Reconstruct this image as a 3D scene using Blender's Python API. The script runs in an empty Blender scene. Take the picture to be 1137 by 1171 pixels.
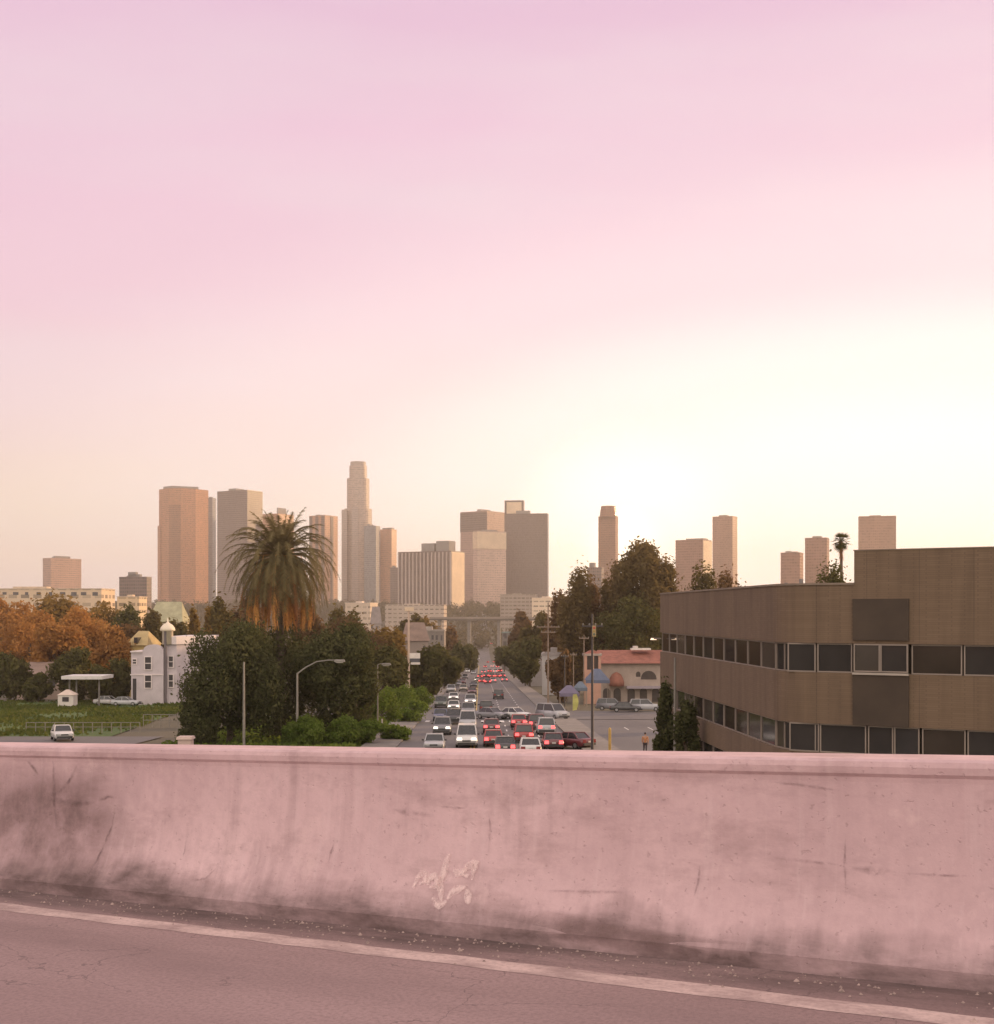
import bpy, math, random
import numpy as np
from mathutils import Vector, Matrix
R = math.radians
random.seed(7); np.random.seed(7)
S = bpy.context.scene
COL = S.collection

# ------------------------------------------------------------------ camera
EYE = 8.55; F = 1478.0; HOR = 700.0; CX = 568.5
cam_d = bpy.data.cameras.new('camera')
cam_d.sensor_fit = 'HORIZONTAL'; cam_d.sensor_width = 36.0
cam_d.lens = 36.0 * F / 1137.0
cam_d.shift_y = (HOR - 585.5) / 1137.0
cam_d.clip_start = 0.1; cam_d.clip_end = 30000
cam = bpy.data.objects.new('camera', cam_d); COL.objects.link(cam)
cam.location = (0, 0, EYE); cam.rotation_euler = (R(90), 0, 0)
S.camera = cam

# ------------------------------------------------------------------ world, sun, exposure
SUN_AZ, SUN_EL = 58.0, 9.0
w = bpy.data.worlds.new('World'); S.world = w; w.use_nodes = True
nt = w.node_tree; N = nt.nodes; L = nt.links; N.clear()
def nd(t, **k):
    n = N.new(t)
    for a, b in k.items(): setattr(n, a, b)
    return n
def mth(op, a, b=None, c=None, clamp=False):
    n = nd('ShaderNodeMath', operation=op, use_clamp=clamp)
    for i, v in enumerate((a, b, c)):
        if v is None: continue
        if isinstance(v, (int, float)): n.inputs[i].default_value = v
        else: L.new(v, n.inputs[i])
    return n.outputs[0]
def ramp(fac, stops, interp='LINEAR'):
    n = nd('ShaderNodeValToRGB'); cr = n.color_ramp; cr.interpolation = interp
    while len(cr.elements) < len(stops): cr.elements.new(0.5)
    for e, (p, c) in zip(cr.elements, stops):
        e.position = p; e.color = (*c, 1) if len(c) == 3 else c
    L.new(fac, n.inputs[0]); return n.outputs[0]
def mixc(f, a, b, mode='MIX'):
    n = nd('ShaderNodeMix', data_type='RGBA', blend_type=mode)
    if isinstance(f, (int, float)): n.inputs[0].default_value = f
    else: L.new(f, n.inputs[0])
    for s, v in ((n.inputs[6], a), (n.inputs[7], b)):
        if isinstance(v, tuple): s.default_value = (*v, 1)
        else: L.new(v, s)
    return n.outputs[2]
tc = nd('ShaderNodeTexCoord'); sep = nd('ShaderNodeSeparateXYZ'); L.new(tc.outputs['Generated'], sep.inputs[0])
dx, dy, dz = sep.outputs
grad = ramp(mth('MULTIPLY', mth('MAXIMUM', dz, 0.0), 1.0), [
    (0.00, (1.00, 0.84, 0.62)), (0.06, (0.99, 0.82, 0.67)), (0.13, (0.95, 0.71, 0.69)),
    (0.22, (0.94, 0.63, 0.75)), (0.34, (0.92, 0.60, 0.76)), (0.46, (0.84, 0.56, 0.74)),
    (0.62, (0.95, 0.76, 0.78)), (1.00, (1.15, 1.00, 0.92))])  # overhead sky, out of view, raised for more fill light
# thin cirrus: faint streaks stretched along the horizon
mp = nd('ShaderNodeMapping'); mp.inputs['Scale'].default_value = (1.2, 1.2, 6.0); mp.inputs['Rotation'].default_value = (R(6), R(-9), 0)
L.new(tc.outputs['Generated'], mp.inputs[0])
nz = nd('ShaderNodeTexNoise'); nz.inputs['Scale'].default_value = 2.2; nz.inputs['Detail'].default_value = 4.0
L.new(mp.outputs[0], nz.inputs['Vector'])
cl = ramp(nz.outputs['Fac'], [(0.40, (0, 0, 0)), (0.72, (1, 1, 1))])
grad = mixc(mth('MULTIPLY', cl, 0.60), grad, (0.93, 0.74, 0.82))
# wide glow round the low sun
gx = mth('SUBTRACT', dx, math.sin(R(17))); gz = mth('MULTIPLY', mth('SUBTRACT', dz, 0.070), 2.65)
gd = mth('SQRT', mth('ADD', mth('MULTIPLY', gx, gx), mth('MULTIPLY', gz, gz)))
gl = ramp(gd, [(0.0, (1, 1, 1)), (0.14, (0.95,)*3), (0.30, (0.62,)*3), (0.48, (0.28,)*3), (0.75, (0.05,)*3), (0.95, (0, 0, 0))], 'EASE')
gl = mth('MULTIPLY', gl, mth('GREATER_THAN', dy, 0.0))
grad = mixc(gl, grad, (1.50, 1.38, 1.28))
# the brightest break in the haze, low between the slim tower and the tall tree
sx_ = mth('SUBTRACT', dx, 0.0972); sz_ = mth('SUBTRACT', dz, 0.0455)
sdist = mth('SQRT', mth('ADD', mth('MULTIPLY', sx_, sx_), mth('MULTIPLY', sz_, sz_)))
core = mth('MULTIPLY', ramp(sdist, [(0.0, (1, 1, 1)), (0.012, (0.8,)*3), (0.04, (0.30,)*3), (0.11, (0, 0, 0))], 'EASE'), mth('GREATER_THAN', dy, 0.0))
grad = mixc(core, grad, (2.6, 2.35, 1.95))
# unseen sky behind the viewer, brightened to throw fill light on shaded faces
back_fill = mth('MULTIPLY_ADD', mth('MULTIPLY', mth('SUBTRACT', 0.15, dy), 1.1, clamp=True), 1.15, 1.0)
ec = nd('ShaderNodeCombineXYZ')
for i_ in range(3): L.new(back_fill, ec.inputs[i_])
grad = mixc(mth('MULTIPLY', mth('SUBTRACT', back_fill, 1.0), 0.85), grad, (0.93, 0.81, 0.70))
grad = mixc(1.0, grad, ec.outputs[0], 'MULTIPLY')
sky = nd('ShaderNodeTexSky', sky_type='NISHITA', sun_disc=False)
sky.sun_elevation = R(SUN_EL); sky.sun_rotation = R(SUN_AZ); sky.air_density = 1.4; sky.dust_density = 2.5
nish = mixc(1.0, sky.outputs[0], (0.10, 0.10, 0.10), 'MULTIPLY')
fin = mixc(0.08, grad, nish)
bg = nd('ShaderNodeBackground'); L.new(fin, bg.inputs[0]); bg.inputs[1].default_value = 1.0
out = nd('ShaderNodeOutputWorld'); L.new(bg.outputs[0], out.inputs[0])

sd = bpy.data.lights.new('sun', 'SUN'); sd.energy = 5.0; sd.angle = R(0.6); sd.color = (1.0, 0.64, 0.32)
sun = bpy.data.objects.new('sun', sd); COL.objects.link(sun)
sv = Vector((math.sin(R(SUN_AZ))*math.cos(R(SUN_EL)), math.cos(R(SUN_AZ))*math.cos(R(SUN_EL)), math.sin(R(SUN_EL))))
sun.rotation_euler = sv.to_track_quat('Z', 'Y').to_euler(); sun.location = (40, 40, 60)
S.view_settings.view_transform = 'Standard'; S.view_settings.look = 'None'
S.view_settings.exposure = 0.0; S.view_settings.gamma = 1.0
S.render.engine = 'CYCLES'

# ------------------------------------------------------------------ places
def zroad(y):
    if y <= 850: return -0.031*y
    if y <= 1150: 
        t = (y-850)/300.0; return -26.35 - 9.3*(t - t*t/2)*1.0
    if y <= 1900:
        t = (y-1150)/750.0; t = t*t*(3-2*t); return -31.0 + 36.0*t
    if y <= 2600: return 5 + 19.0*(y-1900)/700.0
    return 24.0
def at(px, py, Y): return Vector(((px-CX)/F*Y, Y, EYE - (py-HOR)/F*Y))
def gnd(px, py):                       # the point of the near slope seen at this place
    Y = EYE*F/(py-746.0+0.18); return Vector(((px-CX)/F*Y, Y, zroad(Y)))
def X(px, Y): return (px-CX)/F*Y
def Zp(py, Y): return EYE - (py-HOR)/F*Y
def road_x(Y): return 0.73 - 0.0132*Y   # centre line of the avenue

# ------------------------------------------------------------------ materials
MATS = {}
class NT:
    def __init__(s, name):
        s.m = bpy.data.materials.new(name); s.m.use_nodes = True
        s.t = s.m.node_tree; s.t.nodes.clear()
        s.o = s.n('ShaderNodeOutputMaterial')
    def n(s, t, **k):
        n = s.t.nodes.new(t)
        for a, b in k.items(): setattr(n, a, b)
        return n
    def l(s, a, b): s.t.links.new(a, b)
    def put(s, sock, v):
        if isinstance(v, tuple): sock.default_value = (*v, 1) if len(v) == 3 and sock.type == 'RGBA' else v
        elif isinstance(v, (int, float)): sock.default_value = v
        else: s.l(v, sock)
    def math(s, op, a, b=None, c=None, clamp=False):
        n = s.n('ShaderNodeMath', operation=op, use_clamp=clamp)
        for i, v in enumerate((a, b, c)):
            if v is not None: s.put(n.inputs[i], v)
        return n.outputs[0]
    def mix(s, f, a, b, mode='MIX'):
        n = s.n('ShaderNodeMix', data_type='RGBA', blend_type=mode)
        s.put(n.inputs[0], f); s.put(n.inputs[6], a); s.put(n.inputs[7], b); return n.outputs[2]
    def noise(s, scale, detail=4, rough=0.55, coord='Object', sc=None, rot=None):
        t = s.n('ShaderNodeTexCoord').outputs[coord]
        if sc or rot:
            mp = s.n('ShaderNodeMapping')
            if sc: mp.inputs['Scale'].default_value = sc
            if rot: mp.inputs['Rotation'].default_value = rot
            s.l(t, mp.inputs[0]); t = mp.outputs[0]
        n = s.n('ShaderNodeTexNoise'); n.inputs['Scale'].default_value = scale
        n.inputs['Detail'].default_value = detail; n.inputs['Roughness'].default_value = rough
        s.l(t, n.inputs['Vector']); return n.outputs['Fac']
    def ramp(s, f, stops):
        n = s.n('ShaderNodeValToRGB'); cr = n.color_ramp
        while len(cr.elements) < len(stops): cr.elements.new(0.5)
        for e, (p, c) in zip(cr.elements, stops):
            c = (c, c, c) if isinstance(c, (int, float)) else c
            e.position = p; e.color = (*c, 1)
        s.l(f, n.inputs[0]); return n.outputs[0]
    def pbsdf(s, col, rough=0.8, bump=None, bstr=0.3, metal=0.0, spec=None, emit=None, estr=0.0, bdist=0.02):
        p = s.n('ShaderNodeBsdfPrincipled')
        s.put(p.inputs['Base Color'], col); s.put(p.inputs['Roughness'], rough); p.inputs['Metallic'].default_value = metal
        if spec is not None: p.inputs['Specular IOR Level'].default_value = spec
        if emit: s.put(p.inputs['Emission Color'], emit); p.inputs['Emission Strength'].default_value = estr
        if bump is not None:
            b = s.n('ShaderNodeBump'); b.inputs['Strength'].default_value = bstr; b.inputs['Distance'].default_value = bdist
            s.l(bump, b.inputs['Height']); s.l(b.outputs[0], p.inputs['Normal'])
        s.l(p.outputs[0], s.o.inputs['Surface']); return p
def mul(c, k): return tuple(min(1, v*k) for v in c)
def plain(name, col, rough=0.7, var=0.25, scale=1.5, bump=0.0, metal=0.0, spec=None):
    if name in MATS: return MATS[name]
    t = NT(name)
    f = t.noise(scale, 5)
    c = t.mix(t.ramp(f, [(0.3, 0.0), (0.7, 1.0)]), mul(col, 1-var), mul(col, 1+var))
    t.pbsdf(c, rough, f if bump else None, bump, metal, spec)
    MATS[name] = t.m; return t.m
def pl(name, col, rough=0.7, var=0.25, scale=1.5, metal=0.0, spec=None):
    if name in MATS: return MATS[name]
    t = NT(name); f = t.noise(scale, 5)
    c = t.mix(t.ramp(f, [(0.3, 0.0), (0.7, 1.0)]), mul(col, 1-var), mul(col, 1+var))
    t.pbsdf(c, rough, metal=metal, spec=spec); MATS[name] = t.m; return t.m
def lamp_mat(name, col, strength):
    if name in MATS: return MATS[name]
    t = NT(name); t.pbsdf(col, 0.3, emit=col, estr=strength); MATS[name] = t.m; return t.m
def leaf_mat(name, a, b, trans=0.35):
    if name in MATS: return MATS[name]
    t = NT(name)
    g = t.n('ShaderNodeNewGeometry'); big = t.noise(0.35, 2)
    f = t.math('ADD', t.math('MULTIPLY', g.outputs['Random Per Island'], 0.6), t.math('MULTIPLY', t.ramp(big, [(0.35, 0.0), (0.65, 1.0)]), 0.4))
    c = t.mix(f, a, b)
    d = t.n('ShaderNodeBsdfDiffuse'); t.l(c, d.inputs[0])
    tr = t.n('ShaderNodeBsdfTranslucent'); t.l(t.mix(0.5, c, mul(b, 1.6)), tr.inputs[0])
    m = t.n('ShaderNodeMixShader'); m.inputs[0].default_value = trans
    t.l(d.outputs[0], m.inputs[1]); t.l(tr.outputs[0], m.inputs[2]); t.l(m.outputs[0], t.o.inputs['Surface'])
    MATS[name] = t.m; return t.m
def facade(name, wall, glass, floor=4.0, bay=3.2, fg=0.5, vg=0.7, rough_g=0.25):
    """storeys of glazing between spandrels and piers, measured in the tower's own metres"""
    if name in MATS: return MATS[name]
    t = NT(name); tcn = t.n('ShaderNodeTexCoord')
    so = t.n('ShaderNodeSeparateXYZ'); t.l(tcn.outputs['Object'], so.inputs[0])
    sn = t.n('ShaderNodeSeparateXYZ'); t.l(tcn.outputs['Normal'], sn.inputs[0])
    side = t.math('GREATER_THAN', t.math('ABSOLUTE', sn.outputs[0]), 0.7)
    u = t.math('ADD', t.math('MULTIPLY', so.outputs[0], t.math('SUBTRACT', 1.0, side)), t.math('MULTIPLY', so.outputs[1], side))
    fu = t.math('FRACT', t.math('ADD', t.math('DIVIDE', u, bay), 200.0))
    fz = t.math('FRACT', t.math('ADD', t.math('DIVIDE', so.outputs[2], floor), 200.0))
    top = t.math('GREATER_THAN', sn.outputs[2], 0.5)
    g = t.math('MULTIPLY', t.math('LESS_THAN', fu, vg), t.math('LESS_THAN', fz, fg))
    g = t.math('MULTIPLY', g, t.math('SUBTRACT', 1.0, top))
    st = t.noise(0.03, 3, sc=(1, 1, 0.4))
    wc = t.mix(t.ramp(st, [(0.3, 0.0), (0.7, 1.0)]), mul(wall, 0.85), mul(wall, 1.12))
    # each pane a little different: blinds up or down
    wn = t.n('ShaderNodeTexWhiteNoise', noise_dimensions='2D'); cb = t.n('ShaderNodeCombineXYZ')
    t.l(t.math('FLOOR', t.math('DIVIDE', u, bay)), cb.inputs[0]); t.l(t.math('FLOOR', t.math('DIVIDE', so.outputs[2], floor)), cb.inputs[1])
    t.l(cb.outputs[0], wn.inputs['Vector'])
    gc = t.mix(wn.outputs['Value'], mul(glass, 0.7), mul(glass, 1.5))
    p = t.pbsdf(t.mix(g, wc, gc), 0.8)
    t.l(t.math('SUBTRACT', 0.8, t.math('MULTIPLY', g, 0.8-rough_g)), p.inputs['Roughness'])
    MATS[name] = t.m; return t.m

# ------------------------------------------------------------------ object helpers
def tag(o, label=None, cat=None, group=None, kind=None):
    if label: o['label'] = label
    if cat: o['category'] = cat
    if group: o['group'] = group
    if kind: o['kind'] = kind
    return o
def thing(name, label, cat, loc=(0, 0, 0), rz=0.0, group=None):
    o = bpy.data.objects.new(name, None); COL.objects.link(o); o.empty_display_size = 0.2
    o.location = loc; o.rotation_euler = (0, 0, rz); return tag(o, label, cat, group)
class MB:
    def __init__(s): s.v = []; s.f = []; s.mi = []; s.i = 0; s.sm = []; s.smooth = False
    def add(s, vs, fs):
        b = len(s.v); s.v += [tuple(v) for v in vs]
        for f in fs: s.f.append([b+i for i in f]); s.mi.append(s.i); s.sm.append(s.smooth)
        return s
    def box(s, x0, x1, y0, y1, z0, z1):
        return s.add([(x0,y0,z0),(x1,y0,z0),(x1,y1,z0),(x0,y1,z0),(x0,y0,z1),(x1,y0,z1),(x1,y1,z1),(x0,y1,z1)],
                     [(3,2,1,0),(4,5,6,7),(0,1,5,4),(1,2,6,5),(2,3,7,6),(3,0,4,7)])
    def frustum(s, cx, cy, z0, z1, ax, ay, bx, by, ox=0, oy=0):
        v = []
        for z, x, y, qx, qy in ((z0, ax, ay, 0, 0), (z1, bx, by, ox, oy)):
            v += [(cx+qx-x,cy+qy-y,z),(cx+qx+x,cy+qy-y,z),(cx+qx+x,cy+qy+y,z),(cx+qx-x,cy+qy+y,z)]
        return s.add(v, [(3,2,1,0),(4,5,6,7),(0,1,5,4),(1,2,6,5),(2,3,7,6),(3,0,4,7)])
    def prism(s, pts, z0, z1):
        n = len(pts); a = sum(pts[i][0]*pts[(i+1)%n][1]-pts[(i+1)%n][0]*pts[i][1] for i in range(n))
        if a < 0: pts = pts[::-1]
        v = [(p[0], p[1], z0) for p in pts] + [(p[0], p[1], z1) for p in pts]
        return s.add(v, [tuple(range(n))[::-1], tuple(range(n, 2*n))] + [(i, (i+1)%n, n+(i+1)%n, n+i) for i in range(n)])
    def extr_x(s, prof, x0, x1):            # closed (y,z) profile swept along x
        n = len(prof); v = [(x0, p[0], p[1]) for p in prof] + [(x1, p[0], p[1]) for p in prof]
        return s.add(v, [tuple(range(n)), tuple(range(n, 2*n))[::-1]] + [((i+1)%n, i, n+i, n+(i+1)%n) for i in range(n)])
    def tube(s, pts, rad, seg=8, cap=True):
        pts = [Vector(p) for p in pts]; n = len(pts)
        rad = rad if isinstance(rad, (list, tuple)) else [rad]*n
        v = []; ref = Vector((0.31, 0.95, 0.05))
        for i, p in enumerate(pts):
            d = (pts[min(i+1, n-1)] - pts[max(i-1, 0)]).normalized()
            a = d.cross(ref)
            if a.length < 0.05: a = d.cross(Vector((1, 0, 0)))
            a.normalize(); b = d.cross(a)
            for k in range(seg):
                t = 2*math.pi*k/seg; v.append(p + (a*math.cos(t)+b*math.sin(t))*rad[i])
        f = [(i*seg+k, i*seg+(k+1)%seg, (i+1)*seg+(k+1)%seg, (i+1)*seg+k) for i in range(n-1) for k in range(seg)]
        if cap: f += [tuple(range(seg))[::-1], tuple(range((n-1)*seg, n*seg))]
        return s.add(v, f)
    def lathe(s, cx, cy, prof, seg=16):
        v = []
        for r, z in prof:
            for k in range(seg):
                t = 2*math.pi*k/seg; v.append((cx+r*math.cos(t), cy+r*math.sin(t), z))
        n = len(prof)
        f = [(i*seg+k, i*seg+(k+1)%seg, (i+1)*seg+(k+1)%seg, (i+1)*seg+k) for i in range(n-1) for k in range(seg)]
        f += [tuple(range(seg))[::-1], tuple(range((n-1)*seg, n*seg))]
        return s.add(v, f)
    def mesh(s, name, mats):
        me = bpy.data.meshes.new(name); me.from_pydata(s.v, [], s.f)
        for m in (mats if isinstance(mats, (list, tuple)) else [mats]): me.materials.append(m)
        me.polygons.foreach_set('material_index', s.mi); me.polygons.foreach_set('use_smooth', s.sm)
        me.update(); return me
    def build(s, name, mats, parent=None, bevel=0.0):
        o = bpy.data.objects.new(name, s.mesh(name, mats)); COL.objects.link(o)
        if parent is not None: o.parent = parent
        if bevel:
            b = o.modifiers.new('bevel', 'BEVEL'); b.width = bevel; b.segments = 2; b.limit_method = 'ANGLE'
        return o
def copy_tree(o, parent=None):
    c = o.copy(); COL.objects.link(c)
    if parent is not None: c.parent = parent
    for ch in list(o.children): copy_tree(ch, c)
    return c
def struct(o): o['kind'] = 'structure'; return o

# ------------------------------------------------------------------ ground, roads
t = NT('town_ground')
f1 = t.noise(0.02, 5); f2 = t.noise(0.4, 5)
c = t.mix(t.ramp(f1, [(0.35, 0.0), (0.62, 1.0)]), (0.075, 0.062, 0.036), (0.125, 0.10, 0.07))
c = t.mix(t.math('MULTIPLY', f2, 0.5), c, (0.05, 0.06, 0.03))
t.pbsdf(c, 0.95, f2, 0.4); GROUND = t.m
t = NT('asphalt')
f1 = t.noise(0.15, 6, sc=(1, 0.25, 1)); f2 = t.noise(9, 3)
c = t.mix(t.ramp(f1, [(0.3, 0.0), (0.7, 1.0)]), (0.070, 0.064, 0.062), (0.120, 0.110, 0.105))
c = t.mix(t.math('MULTIPLY', f2, 0.35), c, (0.16, 0.148, 0.14))
t.pbsdf(c, 0.7, f2, 0.15); ASPH = t.m
CONC = pl('pale_concrete', (0.185, 0.165, 0.150), 0.85, 0.2, 0.8)
t = NT('lawn_grass')
f1 = t.noise(0.12, 5); f2 = t.noise(2.5, 6)
c = t.mix(t.ramp(f1, [(0.3, 0.0), (0.7, 1.0)]), (0.050, 0.095, 0.016), (0.105, 0.150, 0.030))
c = t.mix(t.math('MULTIPLY', t.ramp(f2, [(0.4, 0.0), (0.7, 1.0)]), 0.5), c, (0.035, 0.05, 0.018))
t.pbsdf(c, 0.9, f2, 0.8, bdist=0.3); LAWN = t.m
WHITE_LINE = pl('road_paint_white', (0.62, 0.60, 0.57), 0.7, 0.3, 2.0)
YEL_LINE = pl('road_paint_yellow', (0.50, 0.36, 0.10), 0.7, 0.25, 2.0)

ys = list(np.arange(-300, 900, 30)) + list(np.arange(900, 2700, 50)) + [3000, 4000, 5500, 7000]
def sheet(name, mat, xl, xr, y0, y1, dz, kind='structure'):
    """ribbon of ground from xl(y) to xr(y), following the slope"""
    yy = [y0] + [y for y in ys if y0 < y < y1] + [y1]
    m = MB(); v = []
    for y in yy: v += [(xl(y), y, zroad(y)+dz), (xr(y), y, zroad(y)+dz)]
    m.add(v, [(2*i, 2*i+1, 2*i+3, 2*i+2) for i in range(len(yy)-1)])
    o = m.build(name, mat); o['kind'] = kind; return o
sheet('ground', GROUND, lambda y: -4200, lambda y: 4200, -300, 7000, -0.15)
HW = 8.2
sheet('road', ASPH, lambda y: road_x(y)-HW, lambda y: road_x(y)+HW, -60, 1900, -0.02)
for sgn, nm in ((-1, 'pavement'), (1, 'pavement')):
    m = MB(); yy = [-60] + [y for y in ys if -60 < y < 168] + [168]
    def walk(y0, y1):
        yy = [y0] + [y for y in ys if y0 < y < y1] + [y1]; m = MB(); v = []
        for y in yy:
            a = road_x(y)+sgn*HW; b = road_x(y)+sgn*(HW+3.2); z = zroad(y)
            v += [(a, y, z-0.15), (a, y, z+0.12), (b, y, z+0.12), (b, y, z-0.15)]
        fs = []
        for i in range(len(yy)-1):
            for k in range(3):
                q = (4*i+k, 4*i+k+1, 4*i+k+5, 4*i+k+4); fs.append(q if sgn > 0 else q[::-1])
        m.add(v, fs); struct(m.build(nm, CONC))
    walk(-60, 164); walk(190, 900)
# the crossing street and the car park
sheet('cross_street', ASPH, lambda y: road_x(y)+HW, lambda y: 160, 165, 189, -0.028)
sheet('cross_street', ASPH, lambda y: -36, lambda y: road_x(y)-HW, 165, 189, -0.028)
sheet('car_park', ASPH, lambda y: road_x(y)+HW+3.25, lambda y: 34, 99, 164.5, -0.05)
# painted lines
def line(mat, off, y0, y1, wd=0.15, dash=None, name='lane_marking'):
    m = MB(); y = y0
    while y < y1:
        e = min(y + (dash[0] if dash else 30), y1)
        a, b = road_x(y)+off, road_x(e)+off; za, zb = zroad(y)-0.015, zroad(e)-0.015
        m.add([(a-wd/2, y, za), (a+wd/2, y, za), (b+wd/2, e, zb), (b-wd/2, e, zb)], [(0, 1, 2, 3)])
        y = e + (dash[1] if dash else 0)
    return struct(m.build(name, mat))
for o_ in (-2.15, -1.85):
    line(YEL_LINE, o_+0.6, -40, 164); line(YEL_LINE, o_+0.6, 190, 850)
for o_ in (-5.0, 2.2, 5.3):
    line(WHITE_LINE, o_, -40, 160, 0.14, (3, 6)); line(WHITE_LINE, o_, 192, 800, 0.16, (3, 6))
m = MB()
for k in range(14):                                          # zebra bars of the near crossing
    xx = road_x(160)-HW+0.7+k*1.15
    m.add([(xx, 158.5, zroad(158.5)-0.012), (xx+0.55, 158.5, zroad(158.5)-0.012), (xx+0.55, 162, zroad(162)-0.012), (xx, 162, zroad(162)-0.012)], [(0, 1, 2, 3)])
struct(m.build('crosswalk_marking', WHITE_LINE))
m = MB()
for k in range(9):
    xx = 14.5+k*2.7
    m.add([(xx, 143, zroad(143)-0.044), (xx+0.12, 143, zroad(143)-0.044), (xx+0.12, 148, zroad(148)-0.044), (xx, 148, zroad(148)-0.044)], [(0, 1, 2, 3)])
struct(m.build('parking_marking', WHITE_LINE))
# grass field and access road at the left
sheet('lawn', LAWN, lambda y: -150, lambda y: -38-0.12*(y-120), 132, 226, -0.06)
sheet('access_road', ASPH, lambda y: -150, lambda y: -34, 116, 131.9, -0.055)
sheet('verge', LAWN, lambda y: -30, lambda y: road_x(y)-HW-3.25, 90, 163, -0.04)

# ------------------------------------------------------------------ freeway deck and barrier
PL = Vector((-3.1, 8.5, EYE-0.88)); PR = Vector((1.95, 5.4, EYE-0.62))
U = (PR-PL).normalized(); V = Vector((U.y, -U.x, 0)).normalized()
if V.y > 0: V = -V
Wv = V.cross(U) if V.cross(U).z > 0 else U.cross(V)
BH = 0.90
org = PL - Wv*BH
MD = Matrix((( U.x, -V.x, Wv.x, org.x), (U.y, -V.y, Wv.y, org.y), (U.z, -V.z, Wv.z, org.z), (0, 0, 0, 1)))
# local axes: x along the freeway, y away from the camera (face at about 0), z up from the deck
def deckobj(o): o.matrix_world = MD; return o

t = NT('barrier_concrete')
tcn = t.n('ShaderNodeTexCoord'); so = t.n('ShaderNodeSeparateXYZ'); t.l(tcn.outputs['Object'], so.inputs[0])
f1 = t.noise(0.9, 6, 0.6); f2 = t.noise(14, 6, 0.7); f3 = t.noise(1.6, 6, 0.65, sc=(1.0, 1.0, 0.18)); f4 = t.noise(70, 3)
c = t.mix(t.ramp(f1, [(0.32, 0.0), (0.68, 1.0)]), (0.475, 0.325, 0.338), (0.605, 0.428, 0.440))
c = t.mix(t.math('MULTIPLY', t.ramp(f2, [(0.45, 0.0), (0.72, 1.0)]), 0.45), c, (0.40, 0.275, 0.288))
c = t.mix(t.math('MULTIPLY', t.ramp(f3, [(0.52, 0.0), (0.72, 1.0)]), 0.40), c, (0.34, 0.234, 0.244))
pit = t.ramp(t.noise(38, 2, 0.5), [(0.66, 0.0), (0.72, 1.0)])
c = t.mix(t.math('MULTIPLY', pit, 0.25), c, (0.24, 0.16, 0.155))
c = t.mix(t.math('MULTIPLY', t.ramp(t.noise(2.6, 7, 0.72, sc=(0.35, 1, 1)), [(0.50, 0.0), (0.66, 1.0)]), 0.45), c, (0.24, 0.155, 0.15))
c = t.mix(t.math('MULTIPLY', t.ramp(t.noise(3.4, 6, 0.7), [(0.58, 0.0), (0.70, 1.0)]), 0.35), c, (0.68, 0.50, 0.49))
drip = t.math('MULTIPLY', t.ramp(t.noise(4.5, 5, 0.6, sc=(2.2, 1.0, 0.10)), [(0.50, 0.0), (0.70, 1.0)]), t.ramp(t.noise(0.8, 3), [(0.40, 0.0), (0.65, 1.0)]))
c = t.mix(t.math('MULTIPLY', drip, 0.32), c, (0.27, 0.18, 0.185))
c = t.mix(t.math('MULTIPLY', t.ramp(t.noise(7.0, 4, 0.6, sc=(3.0, 1.0, 0.12)), [(0.56, 0.0), (0.74, 1.0)]), 0.30), c, (0.62, 0.47, 0.48))
# tyre and road dirt thrown on the foot of the wall, with a ragged upper edge
lim = t.math('ADD', 0.22, t.math('MULTIPLY', t.math('SUBTRACT', t.noise(1.3, 6, 0.65, sc=(1, 0.2, 0.3)), 0.5), 0.62))
dirt = t.math('MULTIPLY', t.math('SUBTRACT', lim, so.outputs[2]), 7.0, clamp=True)
dirt = t.math('MULTIPLY', dirt, t.ramp(t.noise(5.0, 6, 0.7, sc=(0.35, 1, 1)), [(0.30, 0.25), (0.62, 1.0)]))
c = t.mix(t.math('MULTIPLY', dirt, 0.92), c, (0.105, 0.068, 0.066))
h = t.math('ADD', t.math('MULTIPLY', f2, 0.6), t.math('MULTIPLY', f4, 0.25))
h = t.math('SUBTRACT', h, t.math('MULTIPLY', pit, 0.5))
t.pbsdf(c, 0.88, h, 0.55, bdist=0.006); BARR = t.m

t = NT('deck_concrete')
tcn = t.n('ShaderNodeTexCoord'); so = t.n('ShaderNodeSeparateXYZ'); t.l(tcn.outputs['Object'], so.inputs[0])
f1 = t.noise(0.8, 6, 0.6, sc=(0.4, 1, 1)); f2 = t.noise(45, 5, 0.7); f3 = t.noise(3.0, 6, 0.7, sc=(0.25, 1, 1))
c = t.mix(t.ramp(f1, [(0.3, 0.0), (0.7, 1.0)]), (0.255, 0.165, 0.162), (0.37, 0.250, 0.245))
c = t.mix(t.math('MULTIPLY', t.ramp(f2, [(0.42, 0.0), (0.66, 1.0)]), 0.5), c, (0.15, 0.10, 0.095))
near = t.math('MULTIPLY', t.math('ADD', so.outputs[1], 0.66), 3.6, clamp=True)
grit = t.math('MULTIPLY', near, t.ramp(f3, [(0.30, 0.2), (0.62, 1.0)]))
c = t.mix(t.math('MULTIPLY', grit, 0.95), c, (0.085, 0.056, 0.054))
band = t.math('ABSOLUTE', t.math('SUBTRACT', t.math('FRACT', t.math('DIVIDE', t.math('ADD', so.outputs[1], t.math('MULTIPLY', t.noise(0.5, 2), 0.3)), 1.7)), 0.5))
c = t.mix(t.math('MULTIPLY', t.ramp(band, [(0.08, 1.0), (0.26, 0.0)]), t.math('MULTIPLY', t.ramp(t.noise(2.0, 5, 0.6, sc=(0.12, 1, 1)), [(0.35, 0.0), (0.65, 1.0)]), 0.45)), c, (0.17, 0.11, 0.11))
vt = t.n('ShaderNodeTexVoronoi', feature='DISTANCE_TO_EDGE'); vt.inputs['Scale'].default_value = 1.1
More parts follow.
